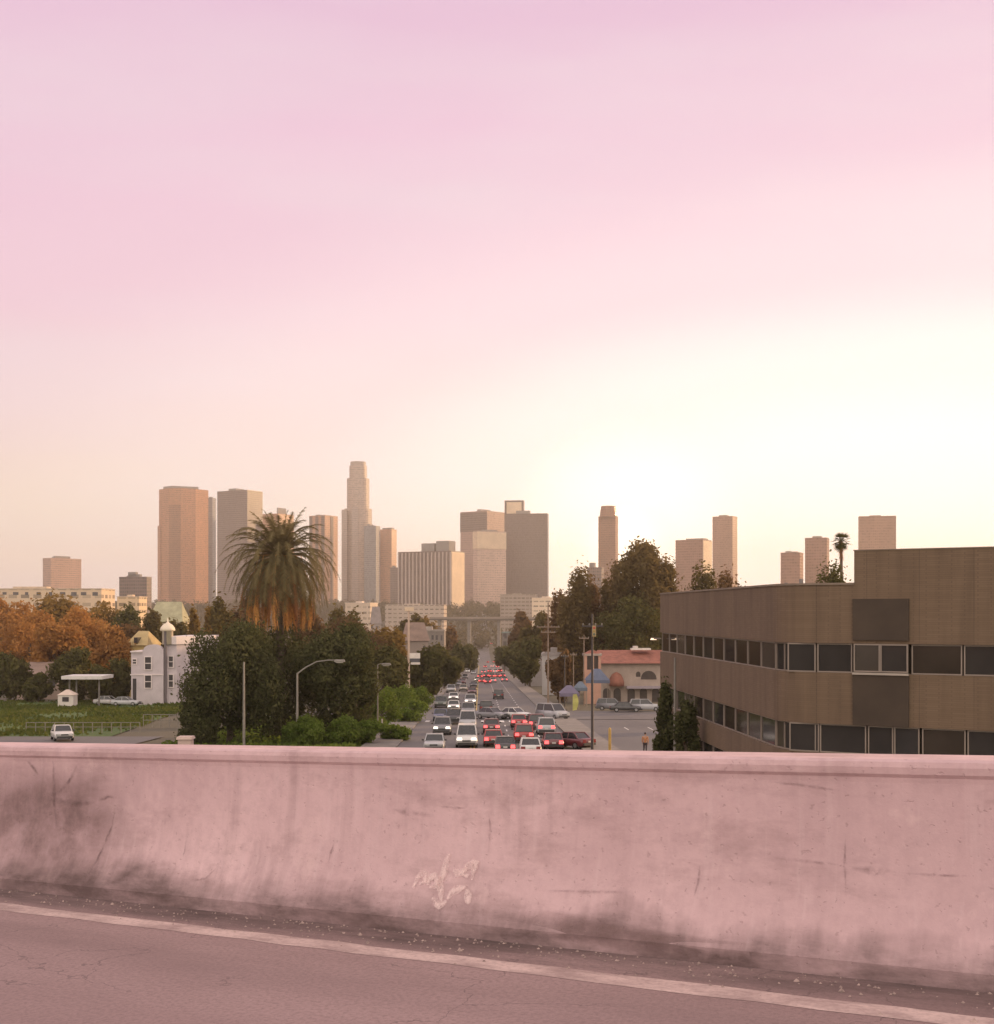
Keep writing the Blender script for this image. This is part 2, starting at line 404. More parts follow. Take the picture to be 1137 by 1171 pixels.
vc = t.n('ShaderNodeTexCoord').outputs['Object']; ds = t.n('ShaderNodeVectorMath', operation='ADD'); nn_ = t.n('ShaderNodeTexNoise'); nn_.inputs['Scale'].default_value = 3.0; nn_.inputs['Detail'].default_value = 6
t.l(vc, nn_.inputs['Vector']); sc_ = t.n('ShaderNodeVectorMath', operation='SCALE'); sc_.inputs[3].default_value = 0.5; t.l(nn_.outputs['Color'], sc_.inputs[0]); t.l(vc, ds.inputs[0]); t.l(sc_.outputs[0], ds.inputs[1]); t.l(ds.outputs[0], vt.inputs['Vector'])
ck = t.math('MULTIPLY', t.math('LESS_THAN', vt.outputs['Distance'], 0.0035), t.ramp(t.noise(0.7, 3), [(0.46, 0.0), (0.54, 1.0)]))
c = t.mix(t.math('MULTIPLY', ck, 0.5), c, (0.09, 0.06, 0.06))
oil = t.ramp(t.noise(1.7, 5, 0.7), [(0.60, 0.0), (0.72, 1.0)])
c = t.mix(t.math('MULTIPLY', oil, 0.35), c, (0.14, 0.09, 0.09))
t.pbsdf(c, 0.9, f2, 0.6, bdist=0.006); DECK = t.m

# face profile (y away from camera, z up)
prof = [(-0.215, -0.02), (-0.215, 0.07), (-0.205, 0.085), (-0.175, 0.125), (-0.125, 0.21), (-0.085, 0.30), (-0.055, 0.40), (-0.030, 0.54), (-0.012, 0.68), (0.0, 0.80), (-0.002, 0.822), (-0.014, 0.838), (-0.016, 0.868), (-0.008, 0.890), (0.012, 0.90),
        (0.235, 0.90), (0.255, 0.885), (0.26, 0.30), (0.26, -0.9), (0.1, -0.9)]
bar = thing('concrete_barrier', 'long pinkish concrete parapet along the freeway bridge, scuffed and stained at its foot', 'barrier')
bar.matrix_world = MD
m = MB(); m.smooth = False
X0, X1 = -22.0, 22.0
nseg = 44
v = []; n = len(prof)
rg = random.Random(3)
for i in range(nseg+1):
    x = X0 + (X1-X0)*i/nseg
    for (y, z) in prof: v.append((x, y + (rg.uniform(-.0006, .0006) if 0.1 < z < 0.87 else 0), z))
fs = []
for i in range(nseg):
    for k in range(n): 
        a = i*n+k; b = i*n+(k+1) % n; fs.append((a, b, b+n, a+n))
fs += [tuple(range(n))[::-1], tuple(range(nseg*n, (nseg+1)*n))]
m.add(v, fs); o = m.build('wall', BARR, bar)
for i_, p_ in enumerate(o.data.polygons):
    if i_ < nseg*n and 2 <= i_ % n <= 8: p_.use_smooth = True
# marks lying on the face: strokes a hair proud of the concrete
def face_y(z):
    p = prof[:16]
    for (a, b) in zip(p, p[1:]):
        if a[1] <= z <= b[1] and b[1] > a[1]: return a[0] + (b[0]-a[0])*(z-a[1])/(b[1]-a[1])
    return 0.0
MDI = MD.inverted()
def hit(px, py):                          # the point of the barrier's face behind a place in the photo (x, z local)
    d = Vector(((px-CX)/F, 1.0, -(py-HOR)/F)); o_ = Vector((0, 0, EYE))
    lo = MDI @ o_; ld = MDI.to_3x3() @ d
    best = None
    for k in range(400):
        tt = 3.0 + k*0.02; q = lo + ld*tt
        if q.z < 0: q.z = 0.01; best = q; break
        if q.z < 0.895 and q.y >= face_y(max(q.z, 0)): best = q; break
    return best
def mark_mat(name, col, thr=(0.35, 0.55), sc=18, mx=0.9):
    if name in MATS: return MATS[name]
    t = NT(name)
    a = t.ramp(t.noise(sc, 5, 0.65), [(thr[0], 0.0), (thr[1], mx)])
    at_ = t.n('ShaderNodeAttribute'); at_.attribute_name = 'wear'
    a = t.math('MULTIPLY', a, at_.outputs['Fac'])
    d = t.n('ShaderNodeBsdfDiffuse'); d.inputs[0].default_value = (*col, 1)
    tr = t.n('ShaderNodeBsdfTransparent'); mx_ = t.n('ShaderNodeMixShader')
    t.l(a, mx_.inputs[0]); t.l(tr.outputs[0], mx_.inputs[1]); t.l(d.outputs[0], mx_.inputs[2]); t.l(mx_.outputs[0], t.o.inputs['Surface'])
    MATS[name] = t.m; return t.m
def stroke(pix, wd, lift=0.006, edge=0.0):
    """ribbon painted on the face through these places of the photo; wd in metres"""
    m = MB(); pts = [hit(*p) for p in pix]; pts = [p for p in pts if p is not None]
    dense = []
    for a, b in zip(pts, pts[1:]):
        k = max(2, int((b-a).length/0.03))
        for i in range(k): dense.append(a.lerp(b, i/k))
    dense.append(pts[-1]); v = []
    for i, p in enumerate(dense):
        d = dense[min(i+1, len(dense)-1)] - dense[max(i-1, 0)]
        nn = Vector((-d.z, 0, d.x)); nn.normalize()
        tp = wd*(0.35+0.65*math.sin(math.pi*min(1, max(0.06, i/max(1, len(dense)-1)))))*rg.uniform(.75, 1.2)
        for s_ in (-1.0, 0.0, 1.0):
            q = p + nn*tp*s_; q.y = face_y(min(0.89, max(0.0, q.z))) - lift; v.append(q)
    m.add(v, [(3*i+j, 3*i+j+1, 3*i+j+4, 3*i+j+3) for i in range(len(dense)-1) for j in (0, 1)])
    m.wear = []
    for i in range(len(dense)):
        e_ = min(1.0, 2.6*min(i, len(dense)-1-i)/max(1, len(dense)-1)+.15)*rg.uniform(.45, 1.0) if edge == 0 else 1.0
        m.wear += [edge, e_, edge]
    return m
def wear(o, vals):
    at_ = o.data.attributes.new('wear', 'FLOAT', 'POINT'); at_.data.foreach_set('value', vals); return o
DARKM = mark_mat('tyre_rub', (0.13, 0.085, 0.082), (0.36, 0.66), 22, 0.62)
CRACK = mark_mat('crack_dark', (0.11, 0.07, 0.07), (0.34, 0.60), 26, 0.62)
SPRAY = mark_mat('faded_white_spray', (0.84, 0.66, 0.64), (0.30, 0.56), 30, 0.70)
PATCH = mark_mat('grey_patch', (0.20, 0.135, 0.13), (0.20, 0.62), 4, 0.62)
for px, wd in (([(448, 925), (470, 929), (498, 932)], .022), ([(505, 922), (520, 923), (535, 924)], .008), ([(628, 1018), (680, 1019), (728, 1020)], .011),
           ([(887, 981), (925, 985), (965, 989)], .010), ([(975, 992), (1000, 995), (1032, 997)], .022), ([(1032, 997), (1070, 1000), (1120, 1001)], .009),
           ([(880, 893), (925, 898), (970, 905)], .010), ([(214, 1006), (236, 1005), (252, 990)], .012), ([(60, 913), (85, 919), (110, 917)], .026), ([(110, 917), (125, 911), (136, 912)], .014)):
    k_ = stroke(px, wd); wear(k_.build('scuff_mark', DARKM, bar), k_.wear)
for px, wd in (([(561, 930), (562, 950), (560, 975)], .010), ([(968, 953), (967, 985), (968, 1025)], .008), ([(802, 988), (799, 1010), (796, 1024)], .010),
           ([(384, 962), (380, 975), (377, 988)], .010), ([(216, 960), (214, 972), (210, 980)], .009), ([(62, 868), (64, 915), (66, 945)], .018),
           ([(90, 876), (80, 893), (69, 906)], .020), ([(134, 922), (130, 942), (122, 965), (103, 1000)], .014), ([(30, 868), (38, 876), (45, 886)], .016), ([(252, 960), (252, 972)], .008)):
    k_ = stroke(px, wd); wear(k_.build('crack', CRACK, bar), k_.wear)
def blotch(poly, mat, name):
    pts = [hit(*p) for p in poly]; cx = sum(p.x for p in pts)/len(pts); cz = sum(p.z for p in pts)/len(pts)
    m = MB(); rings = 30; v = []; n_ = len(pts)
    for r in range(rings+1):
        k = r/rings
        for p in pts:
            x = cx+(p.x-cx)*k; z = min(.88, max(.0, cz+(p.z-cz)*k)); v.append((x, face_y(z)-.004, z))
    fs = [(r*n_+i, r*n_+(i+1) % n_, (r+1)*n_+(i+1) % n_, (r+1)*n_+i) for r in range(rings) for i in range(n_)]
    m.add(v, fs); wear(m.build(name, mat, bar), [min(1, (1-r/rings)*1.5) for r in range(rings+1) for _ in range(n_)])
blotch([(-20, 868), (40, 868), (90, 869), (122, 874), (146, 900), (156, 935), (150, 970), (134, 1003), (105, 1022), (40, 1024), (-20, 1016), (-50, 985), (-56, 935), (-48, 885)], PATCH, 'dark_patch')  # dark patch at the left end, fading towards its rim
blotch([(560, 1046), (620, 1038), (680, 1046), (760, 1062), (860, 1078), (840, 1096), (720, 1088), (620, 1072)], PATCH, 'dark_patch')  # grime band along the foot of the wall
# the faded spray-painted scrawl
for st_ in ([(474, 1016), (480, 1004), (486, 997), (490, 1000), (488, 1008), (483, 1010)], [(490, 1012), (493, 1004), (498, 1001), (502, 1006), (500, 1013), (494, 1014)],
           [(503, 1018), (505, 1008), (509, 997), (513, 984), (516, 976)], [(505, 1002), (506, 1014), (508, 1030)], [(520, 994), (524, 998), (529, 998), (535, 992)],
           [(537, 1002), (531, 999), (534, 992), (541, 988), (546, 986), (543, 996), (541, 1006)], [(514, 1028), (519, 1020), (526, 1016), (535, 1014)], [(536, 1016), (538, 1024), (537, 1034)],
           [(497, 1026), (504, 1036), (513, 1030)]):
    k_ = stroke(st_, .020, .0066, .6); wear(k_.build('graffiti_stroke', SPRAY, bar), k_.wear)

# deck slab under the traffic and its painted edge line
m = MB(); m.box(X0, X1, -14, -0.217, -0.45, 0.0); dk = m.build('freeway_deck', DECK); dk.matrix_world = MD; struct(dk)
# white edge line: parallel to the wall
def deckpt(px, py):
    d = Vector(((px-CX)/F, 1.0, -(py-HOR)/F)); lo = MDI @ Vector((0, 0, EYE)); ld = MDI.to_3x3() @ d
    return lo + ld*(-lo.z/ld.z)
a, b = deckpt(28, 1040), deckpt(600, 1108)
ymid = lambda x: a.y + (b.y-a.y)*(x-a.x)/(b.x-a.x)
t = NT('worn_edge_paint')
f1 = t.noise(6, 6, 0.7, sc=(0.4, 1, 1)); f2 = t.noise(40, 4, 0.6)
c = t.mix(t.ramp(f1, [(0.35, 0.0), (0.6, 1.0)]), (0.31, 0.215, 0.205), (0.58, 0.43, 0.40))
c = t.mix(t.math('MULTIPLY', t.ramp(f2, [(0.45, 0.0), (0.65, 1.0)]), 0.4), c, (0.26, 0.18, 0.17))
t.pbsdf(c, 0.8); EDGE = t.m
m = MB(); v = []; xs_ = np.arange(X0, X1+.01, .25)
for x in xs_:
    y = ymid(x); e1 = rg.uniform(-.012, .012); e2 = rg.uniform(-.012, .012)
    v += [(x, y-.075+e1, .0015), (x, y+.075+e2, .0015)]
m.add(v, [(2*i, 2*i+2, 2*i+3, 2*i+1) for i in range(len(xs_)-1)][:])
o = m.build('edge_line', EDGE); o.matrix_world = MD; struct(o)
# grit swept against the wall
m = MB(); rr = random.Random(11)
for k in range(900):
    x = rr.uniform(-4, 9); y = -0.225-abs(rr.gauss(0, .16)); s_ = rr.uniform(.003, .010)*(1+.8*(rr.random() < .06))
    z = 0.001
    q = [(x+s_*rr.uniform(.6, 1.3)*math.cos(a_), y+s_*rr.uniform(.6, 1.3)*math.sin(a_), z) for a_ in (0, 1.3, 2.5, 3.8, 5.1)]
    m.add(q+[(x, y, z+s_*.9)], [(0, 1, 5), (1, 2, 5), (2, 3, 5), (3, 4, 5), (4, 0, 5)])
o = m.build('grit', pl('road_grit', (0.30, 0.22, 0.20), 0.9, .5, 30)); o.matrix_world = MD; o['kind'] = 'stuff'; o['label'] = 'loose grit swept along the foot of the parapet'

# ------------------------------------------------------------------ trees
LEAF = dict(
  dark=leaf_mat('leaf_dark', (0.036, 0.042, 0.018), (0.112, 0.112, 0.050), 0.28),
  olive=leaf_mat('leaf_olive', (0.060, 0.050, 0.020), (0.150, 0.115, 0.042), 0.35),
  green=leaf_mat('leaf_green', (0.055, 0.092, 0.016), (0.160, 0.205, 0.045), 0.38),
  autumn=leaf_mat('leaf_autumn', (0.20, 0.095, 0.032), (0.42, 0.225, 0.075), 0.45),
  brown=leaf_mat('leaf_brown', (0.085, 0.055, 0.030), (0.19, 0.115, 0.055), 0.40),
  gold=leaf_mat('leaf_gold', (0.13, 0.085, 0.025), (0.26, 0.17, 0.055), 0.40),
  mid=leaf_mat('leaf_mid', (0.045, 0.048, 0.018), (0.125, 0.112, 0.042), 0.32),
  hazy=leaf_mat('leaf_hazy_gold', (0.085, 0.065, 0.030), (0.210, 0.150, 0.065), 0.45),
  grass=leaf_mat('leaf_grass', (0.040, 0.070, 0.014), (0.120, 0.125, 0.036), 0.3),
  far=leaf_mat('leaf_far', (0.055, 0.050, 0.028), (0.130, 0.105, 0.055), 0.30))
BARK = pl('bark', (0.10, 0.075, 0.055), 0.95, .35, 3)
def quads(name, P, Nn, size, mat, parent=None, aspect=1.5):
    n = len(P); rs = np.random.RandomState(n)
    r = rs.normal(size=(n, 3)); a = np.cross(Nn, r); a /= (np.linalg.norm(a, axis=1, keepdims=True)+1e-9)
    b = np.cross(Nn, a); b /= (np.linalg.norm(b, axis=1, keepdims=True)+1e-9)
    s = (size*rs.uniform(.55, 1.3, n))[:, None]*.5
    a = a*s*aspect; b = b*s
    V_ = np.empty((n, 4, 3)); V_[:, 0] = P-a; V_[:, 1] = P-b*.8+a*.1; V_[:, 2] = P+a; V_[:, 3] = P+b*.8+a*.1
    me = bpy.data.meshes.new(name); me.vertices.add(4*n); me.vertices.foreach_set('co', V_.reshape(-1))
    me.loops.add(4*n); me.loops.foreach_set('vertex_index', np.arange(4*n)); me.polygons.add(n)
    me.polygons.foreach_set('loop_start', np.arange(0, 4*n, 4)); me.polygons.foreach_set('loop_total', np.full(n, 4))
    me.materials.append(mat); me.update(calc_edges=True)
    o = bpy.data.objects.new(name, me); COL.objects.link(o)
    if parent is not None: o.parent = parent
    return o
def crown_pts(rs, rx, rz, z0, n, lobes=16, shape='round', lr=.42):
    """leaf places: lobes packed through the crown's volume, dense at each lobe's skin, gaps between"""
    C = []
    for k in range(lobes):
        for _ in range(60):
            p = rs.uniform(-1, 1, 3)
            if np.linalg.norm(p) < 1: break
        p = p/np.linalg.norm(p)*np.linalg.norm(p)**.5*.80
        if shape == 'cone': 
            f = (1-p[2])*.5; p[0] *= f; p[1] *= f
        C.append(p)
    C = np.array(C); w_ = rs.uniform(.6, 1.25, lobes)
    if shape == 'cone': w_ *= (.35+.65*(1-C[:, 2])*.5)
    idx = rs.choice(lobes, n, p=(w_**2)/np.sum(w_**2))
    d = rs.normal(size=(n, 3)); d /= np.linalg.norm(d, axis=1, keepdims=True)
    rad = (rs.uniform(.25, 1, n)**.45)[:, None]*w_[idx][:, None]*lr
    P = C[idx] + d*rad
    fray = rs.random(n) < .16; P[fray] += d[fray]*(rs.uniform(.02, .20, fray.sum()))[:, None]
    P[:, 0] *= rx; P[:, 1] *= rx; P[:, 2] = P[:, 2]*rz + z0
    P[:, 2] = np.maximum(P[:, 2], 0.15)
    Nn = d + rs.normal(size=(n, 3))*.55; Nn /= np.linalg.norm(Nn, axis=1, keepdims=True)
    return P, Nn, C*np.array([rx, rx, rz]) + np.array([0, 0, z0])
def tree(name, label, px, ytop, hw, Y, leaf, n=6000, trunk=.28, shape='round', ls=None, base=None, group=None, cat='tree', seed=0, lobes=16, lr=.42):
    rs = np.random.RandomState(seed*7+int(px)+int(Y))
    g = zroad(Y)-.1; top = Zp(ytop, Y); h = top-g; rx = hw*Y/F
    root = thing(name, label, cat, (X(px, Y), Y, g), 0, group)
    z_lo = h*trunk; rz = (h-z_lo)/2
    k_ = max(.17, Y*.0019); n = int(n*(2.0 if Y < 135 else 1.5)); ls = ls or k_*(1.25 if n < 9000 else 1.0)
    P, Nn, C = crown_pts(rs, rx*.98, rz, z_lo+(h-z_lo)/2, n, lobes, shape, lr)
    quads('crown', P, Nn, ls, LEAF[leaf], root)
    m = MB(); r0 = max(.06, h*.022)
    lean = rs.uniform(-.03, .03, 2)*h
    m.tube([(0, 0, -.3), (lean[0]*.4, lean[1]*.4, h*.25), (lean[0], lean[1], h*.62)], [r0*1.25, r0*.9, r0*.35], 7)
    for c_ in C[:9]:
        zb = min(h*.45, max(h*.15, c_[2]*.55)); k = zb/(h*.62)
        m.tube([(lean[0]*k, lean[1]*k, zb), (c_[0]*.45, c_[1]*.45, (zb+c_[2])*.5), tuple(c_)], [r0*.5, r0*.3, r0*.1], 5)
    m.build('trunk', BARK, root)
    return root
def bush(label, px, ytop, hw, Y, leaf, n=2500, group='green shrubs on the verge', seed=1, name='shrub', cat='shrub'):
    return tree(name, label, px, ytop, hw, Y, leaf, n, .02, group=group, seed=seed, cat=cat, ls=.20, lobes=15, lr=.40)

tree('broadleaf_tree', 'big dark tree below and left of the great palm', 262, 704, 62, 119, 'dark', 15000, .02, seed=1, lobes=26, lr=.36)
tree('broadleaf_tree', 'dark spreading tree behind the lamp with the curved arm', 383, 712, 52, 124, 'dark', 13000, .02, seed=2, lobes=24, lr=.36)
tree('broadleaf_tree', 'dark tree filling the gap straight below the palm trunk', 322, 718, 48, 127, 'dark', 10000, .02, seed=3, lobes=22, lr=.38)
bush('dark bushy shrub at the foot of the dark trees, left of the grey lamp posts', 225, 800, 32, 116, 'dark', 4500, None, 4)
for a in ((4, 686, 40, 330, 'autumn', 'big orange tree behind the leftmost one at the far left'), (62, 684, 34, 345, 'gold', 'golden tree hiding the foot of the cream building, left'), (118, 688, 30, 340, 'gold', 'golden tree hiding the foot of the cream building, right'),
          (146, 712, 22, 262, 'brown', 'brown tree left of the yellow house'), (196, 704, 22, 300, 'olive', 'olive tree rising behind the white house and its dome'), (282, 692, 24, 250, 'brown', 'brown tree behind the dark trees, left of the palm trunk'), (352, 696, 26, 236, 'brown', 'brown tree behind the dark trees, right of the palm trunk'),
          (12, 752, 24, 226, 'mid', 'dark low tree at the far left beside the tan house'), (112, 764, 16, 215, 'mid', 'low dark shrubby tree behind the white parked cars'), (44, 770, 16, 222, 'mid', 'low dark shrubby tree before the tan house')):
    tree('broadleaf_tree' if a[4] != 'autumn' else 'autumn_tree', a[5], a[0], a[1], a[2], a[3], a[4], 5000, .08, seed=a[0]+50, lobes=20)
tree('autumn_tree', 'orange autumn tree at the far left edge of the field', 36, 700, 40, 285, 'autumn', 6500, .12, seed=1)
tree('autumn_tree', 'tall golden brown tree in the middle of the orange trees', 93, 690, 42, 262, 'autumn', 7000, .12, seed=2)
tree('autumn_tree', 'low rust coloured tree left of the white house', 128, 722, 28, 236, 'autumn', 4500, .10, seed=3)
tree('autumn_tree', 'pale orange tree above the flat white canopy', 66, 716, 34, 245, 'autumn', 5000, .12, seed=9)
tree('broadleaf_tree', 'small dark tree beside the flat white canopy', 88, 744, 26, 222, 'mid', 3500, .08, seed=5)
tree('broadleaf_tree', 'low dark tree against the left wall of the white house', 134, 754, 18, 218, 'mid', 3000, .05, seed=6)
tree('broadleaf_tree', 'dark green tree behind the yellow house', 146, 694, 22, 330, 'mid', 3500, .1, seed=6)
tree('broadleaf_tree', 'olive tree behind the dome of the white house', 174, 700, 24, 345, 'olive', 3500, .1, seed=7)
tree('cypress_tree', 'tall golden cypress just right of the white house', 221, 678, 15, 262, 'gold', 4200, .04, 'cone', seed=8)
tree('cypress_tree', 'shorter golden cypress between the tall cypress and the palm', 238, 686, 13, 268, 'gold', 3600, .04, 'cone', seed=9)
tree('broadleaf_tree', 'olive tree at the left foot of the palm crown', 254, 692, 20, 240, 'olive', 3600, .1, seed=10)
tree('broadleaf_tree', 'brownish tree right behind the lamp with the curved arm', 410, 702, 34, 226, 'brown', 6000, .1, seed=11)
tree('broadleaf_tree', 'golden brown tree left of the tall sign mast', 442, 715, 26, 250, 'gold', 4500, .1, seed=12)
tree('broadleaf_tree', 'olive tree low on the left behind the thin grey post', 436, 742, 32, 196, 'mid', 5500, .08, seed=13)
tree('broadleaf_tree', 'dim olive tree right of the palm, under the pale towers', 392, 690, 22, 300, 'olive', 3500, .1, seed=14)
tree('street_tree', 'dark street tree just right of the tall sign mast', 488, 744, 22, 238, 'mid', 4500, .12, seed=15)
tree('street_tree', 'dark street tree on the left kerb above the queue', 508, 738, 19, 300, 'mid', 4000, .12, seed=16)
tree('street_tree', 'small far street tree on the left kerb', 524, 736, 14, 420, 'mid', 2800, .12, seed=17)
tree('street_tree', 'tiny street tree at the far end of the left kerb', 538, 738, 10, 560, 'mid', 1800, .12, seed=18)
tree('street_tree', 'tiny street tree at the far end of the right kerb', 577, 738, 10, 560, 'mid', 1800, .12, seed=19)
tree('street_tree', 'small far street tree on the right kerb', 588, 736, 14, 420, 'mid', 2800, .12, seed=20)
tree('street_tree', 'dark street tree on the right kerb left of the utility pole', 606, 730, 18, 320, 'mid', 4000, .12, seed=21)
tree('street_tree', 'low dark reddish tree just right of the utility pole', 640, 744, 14, 222, 'brown', 3000, .08, seed=22)
tree('broadleaf_tree', 'tallest round crowned tree on the right, its top beside the glare', 737, 624, 38, 258, 'hazy', 14000, .46, seed=23, lobes=30, lr=.36)
tree('broadleaf_tree', 'round tree at the left flank of the tallest tree', 706, 660, 24, 262, 'hazy', 7000, .35, seed=24, lobes=24, lr=.36)
tree('broadleaf_tree', 'low dark tree behind the red tiled roof', 722, 684, 46, 250, 'mid', 9000, .05, seed=25, lobes=22)
tree('broadleaf_tree', 'dark treetop hugging the far left corner of the brown roof', 764, 672, 22, 275, 'mid', 5000, .05, seed=33)
tree('autumn_tree', 'reddish brown tree right of the tall slab, above the utility pole', 660, 655, 24, 262, 'hazy', 7000, .12, seed=26, lobes=20)
tree('broadleaf_tree', 'brown tree between the reddish tree and the tallest one', 684, 664, 20, 268, 'brown', 6000, .1, seed=34)
tree('broadleaf_tree', 'dim brown tree behind the utility pole', 642, 684, 22, 300, 'brown', 5500, .08, seed=27)
tree('broadleaf_tree', 'dim olive tree over the right street trees', 616, 700, 20, 380, 'olive', 4000, .08, seed=35)
tree('broadleaf_tree', 'far brown treetop below the foot of the dark slab', 598, 706, 15, 480, 'brown', 3000, .08, seed=36)
tree('broadleaf_tree', 'far olive tree left of the grey flat office', 468, 706, 18, 460, 'olive', 3500, .08, seed=37)
tree('broadleaf_tree', 'far dim tree above the left street trees', 508, 716, 15, 540, 'brown', 3000, .08, seed=38)
tree('broadleaf_tree', 'far olive tree right of the sign mast head', 486, 700, 13, 600, 'gold', 2600, .08, seed=39)
tree('broadleaf_tree', 'dark tree showing over the brown roof below the small fan palm', 946, 634, 27, 150, 'mid', 9000, .05, seed=28, lobes=24, lr=.45)
tree('broadleaf_tree', 'dark low treetop over the brown roof, left end', 834, 650, 22, 190, 'brown', 7000, .05, seed=29, lobes=22, lr=.45)
tree('broadleaf_tree', 'thin treetop over the brown roof, under the twin towers', 803, 656, 20, 230, 'olive', 6000, .05, seed=30, lobes=22, lr=.45)
bush('dark shrub at the far left corner of the brown building', 760, 792, 15, 87, 'dark', 4500, None, 31)
bush('dark shrub beside the wall lamp of the brown building', 786, 806, 14, 80, 'dark', 4000, None, 32)
for a in (('bright green shrub right of the lamp with the curved arm', 352, 818, 22, 116, 'green', 2600), ('green shrub under the dark spreading tree', 392, 822, 24, 118, 'green', 2600),
          ('low green shrub beside the two pale bollards', 424, 824, 20, 121, 'green', 2200), ('tall fresh green shrub behind the pale bollards', 436, 792, 26, 142, 'green', 3600),
          ('round fresh green shrub next to the street kerb', 468, 800, 20, 158, 'green', 2600), ('far green shrub under the street trees', 478, 782, 18, 196, 'green', 2400),
          ('green shrub nearest the kerb and the first silver cars', 452, 828, 18, 126, 'green', 2200), ('small green shrub left of the curved lamp', 330, 826, 14, 117, 'green', 1600),
          ('green hedge shrub over the thin grey post', 410, 800, 22, 140, 'green', 2600), ('ragged green shrub highest on the verge', 456, 780, 20, 184, 'green', 2400)):
    bush(*a, seed=int(a[1]))

# ---- the palms
def frond(m, base, az, el, length, droop, lw, n=26, rs=None):
    """arched rachis with paired leaflets"""
    p = Vector(base); d = Vector((math.cos(az)*math.cos(el), math.sin(az)*math.cos(el), math.sin(el)))
    pts = [p.copy()]; st = length/12
    for i in range(12):
        d.z -= droop*(i+1)/12; d.normalize(); p = p + d*st; pts.append(p.copy())
    m.tube(pts, [.05*(1-i/13) + .008 for i in range(13)], 4, False)
    for i in range(n):
        t_ = .18+.82*i/n; k = min(11, int(t_*12)); q = pts[k].lerp(pts[k+1], t_*12-k)
        dd = (pts[k+1]-pts[k]).normalized(); sd_ = dd.cross(Vector((0, 0, 1)))
        if sd_.length < .1: sd_ = Vector((-math.sin(az), math.cos(az), 0))
        sd_.normalize(); up = sd_.cross(dd)
        ln = lw*math.sin(math.pi*(.12+.80*t_))**.7
        for s_ in (-1, 1):
            tip = q + sd_*s_*ln*rs.uniform(.55, .95) + dd*ln*rs.uniform(.35, .7) + up*ln*rs.uniform(-.1, .30) + Vector((0, 0, -ln*rs.uniform(.15, .5)))
            wv = dd*.045
            m.add([q-wv, q+wv, tip], [(0, 1, 2)])
PALMG = leaf_mat('palm_green', (0.085, 0.078, 0.042), (0.225, 0.180, 0.090), .32)
PALMD = leaf_mat('palm_dry', (0.20, 0.10, 0.055), (0.40, 0.20, 0.09), .40)
FRUIT = pl('palm_fruit', (0.50, 0.24, 0.06), .8, .4, 4)
Yp = 128.0; g = zroad(Yp)
palm = thing('date_palm', 'great date palm with arching fronds standing over the dark trees', 'palm tree', (X(320, Yp), Yp, g))
hc = Zp(630, Yp)-g
rs = random.Random(5)
m = MB(); m.tube([(0, 0, -.3), (.1, 0, hc*.4), (0, 0, hc*.86), (0, 0, hc-.3)], [.62, .48, .50, .62], 12)
for k in range(60):                                    # old leaf bases
    a_ = k*2.4; z = hc*.80 + k/60*(hc*.18); m.add([(.5*math.cos(a_-.2), .5*math.sin(a_-.2), z), (.5*math.cos(a_+.2), .5*math.sin(a_+.2), z), (.72*math.cos(a_), .72*math.sin(a_), z+.45)], [(0, 1, 2)])
m.build('trunk', BARK, palm)
m = MB()
for k in range(150):
    a_ = k*2.39996; t_ = k/150
    el = R(86 - 116*t_**.74) + rs.uniform(-.10, .10)
    frond(m, (.3*math.cos(a_), .3*math.sin(a_), hc-.2-t_*.6), a_, el, (4.3+2.7*min(1, t_*2.8)**.8)*rs.uniform(.86, 1.06), .13+.27*min(1, t_*1.6)+rs.uniform(-.06, .20), .80, 46, rs)
m.build('crown', PALMG, palm)
m = MB()
for k in range(95):
    a_ = k*2.39996+.7
    frond(m, (.45*math.cos(a_), .45*math.sin(a_), hc-1.0), a_, R(rs.uniform(-62, -12)), rs.uniform(5.0, 7.6), .50+rs.uniform(0, .25), .50, 22, rs)
m.build('dead_fronds', PALMD, palm)
for k in range(15):                                    # hanging fruit stalks
    a_ = k*.571+rs.uniform(-.2, .2); m = MB(); rr_ = rs.uniform(1.2, 3.4)
    p0 = Vector((.4*math.cos(a_), .4*math.sin(a_), hc-.4)); p1 = Vector((rr_*.7*math.cos(a_), rr_*.7*math.sin(a_), hc-.5)); p2 = Vector((rr_*math.cos(a_), rr_*math.sin(a_), hc-4.4))
    m.tube([p0, p1, p1.lerp(p2, .5)+Vector((0, 0, .2)), p2], [.05, .045, .04, .03], 5)
    for j in range(46):
        q = p2 + Vector((rs.gauss(0, .16), rs.gauss(0, .16), rs.uniform(-3.2, .2)))
        m.tube([p2, p2.lerp(q, .6), q+Vector((rs.uniform(-.05, .05), rs.uniform(-.05, .05), -.45))], [.03, .04, .02], 4, False)
    m.build('fruit_cluster', FRUIT, palm)
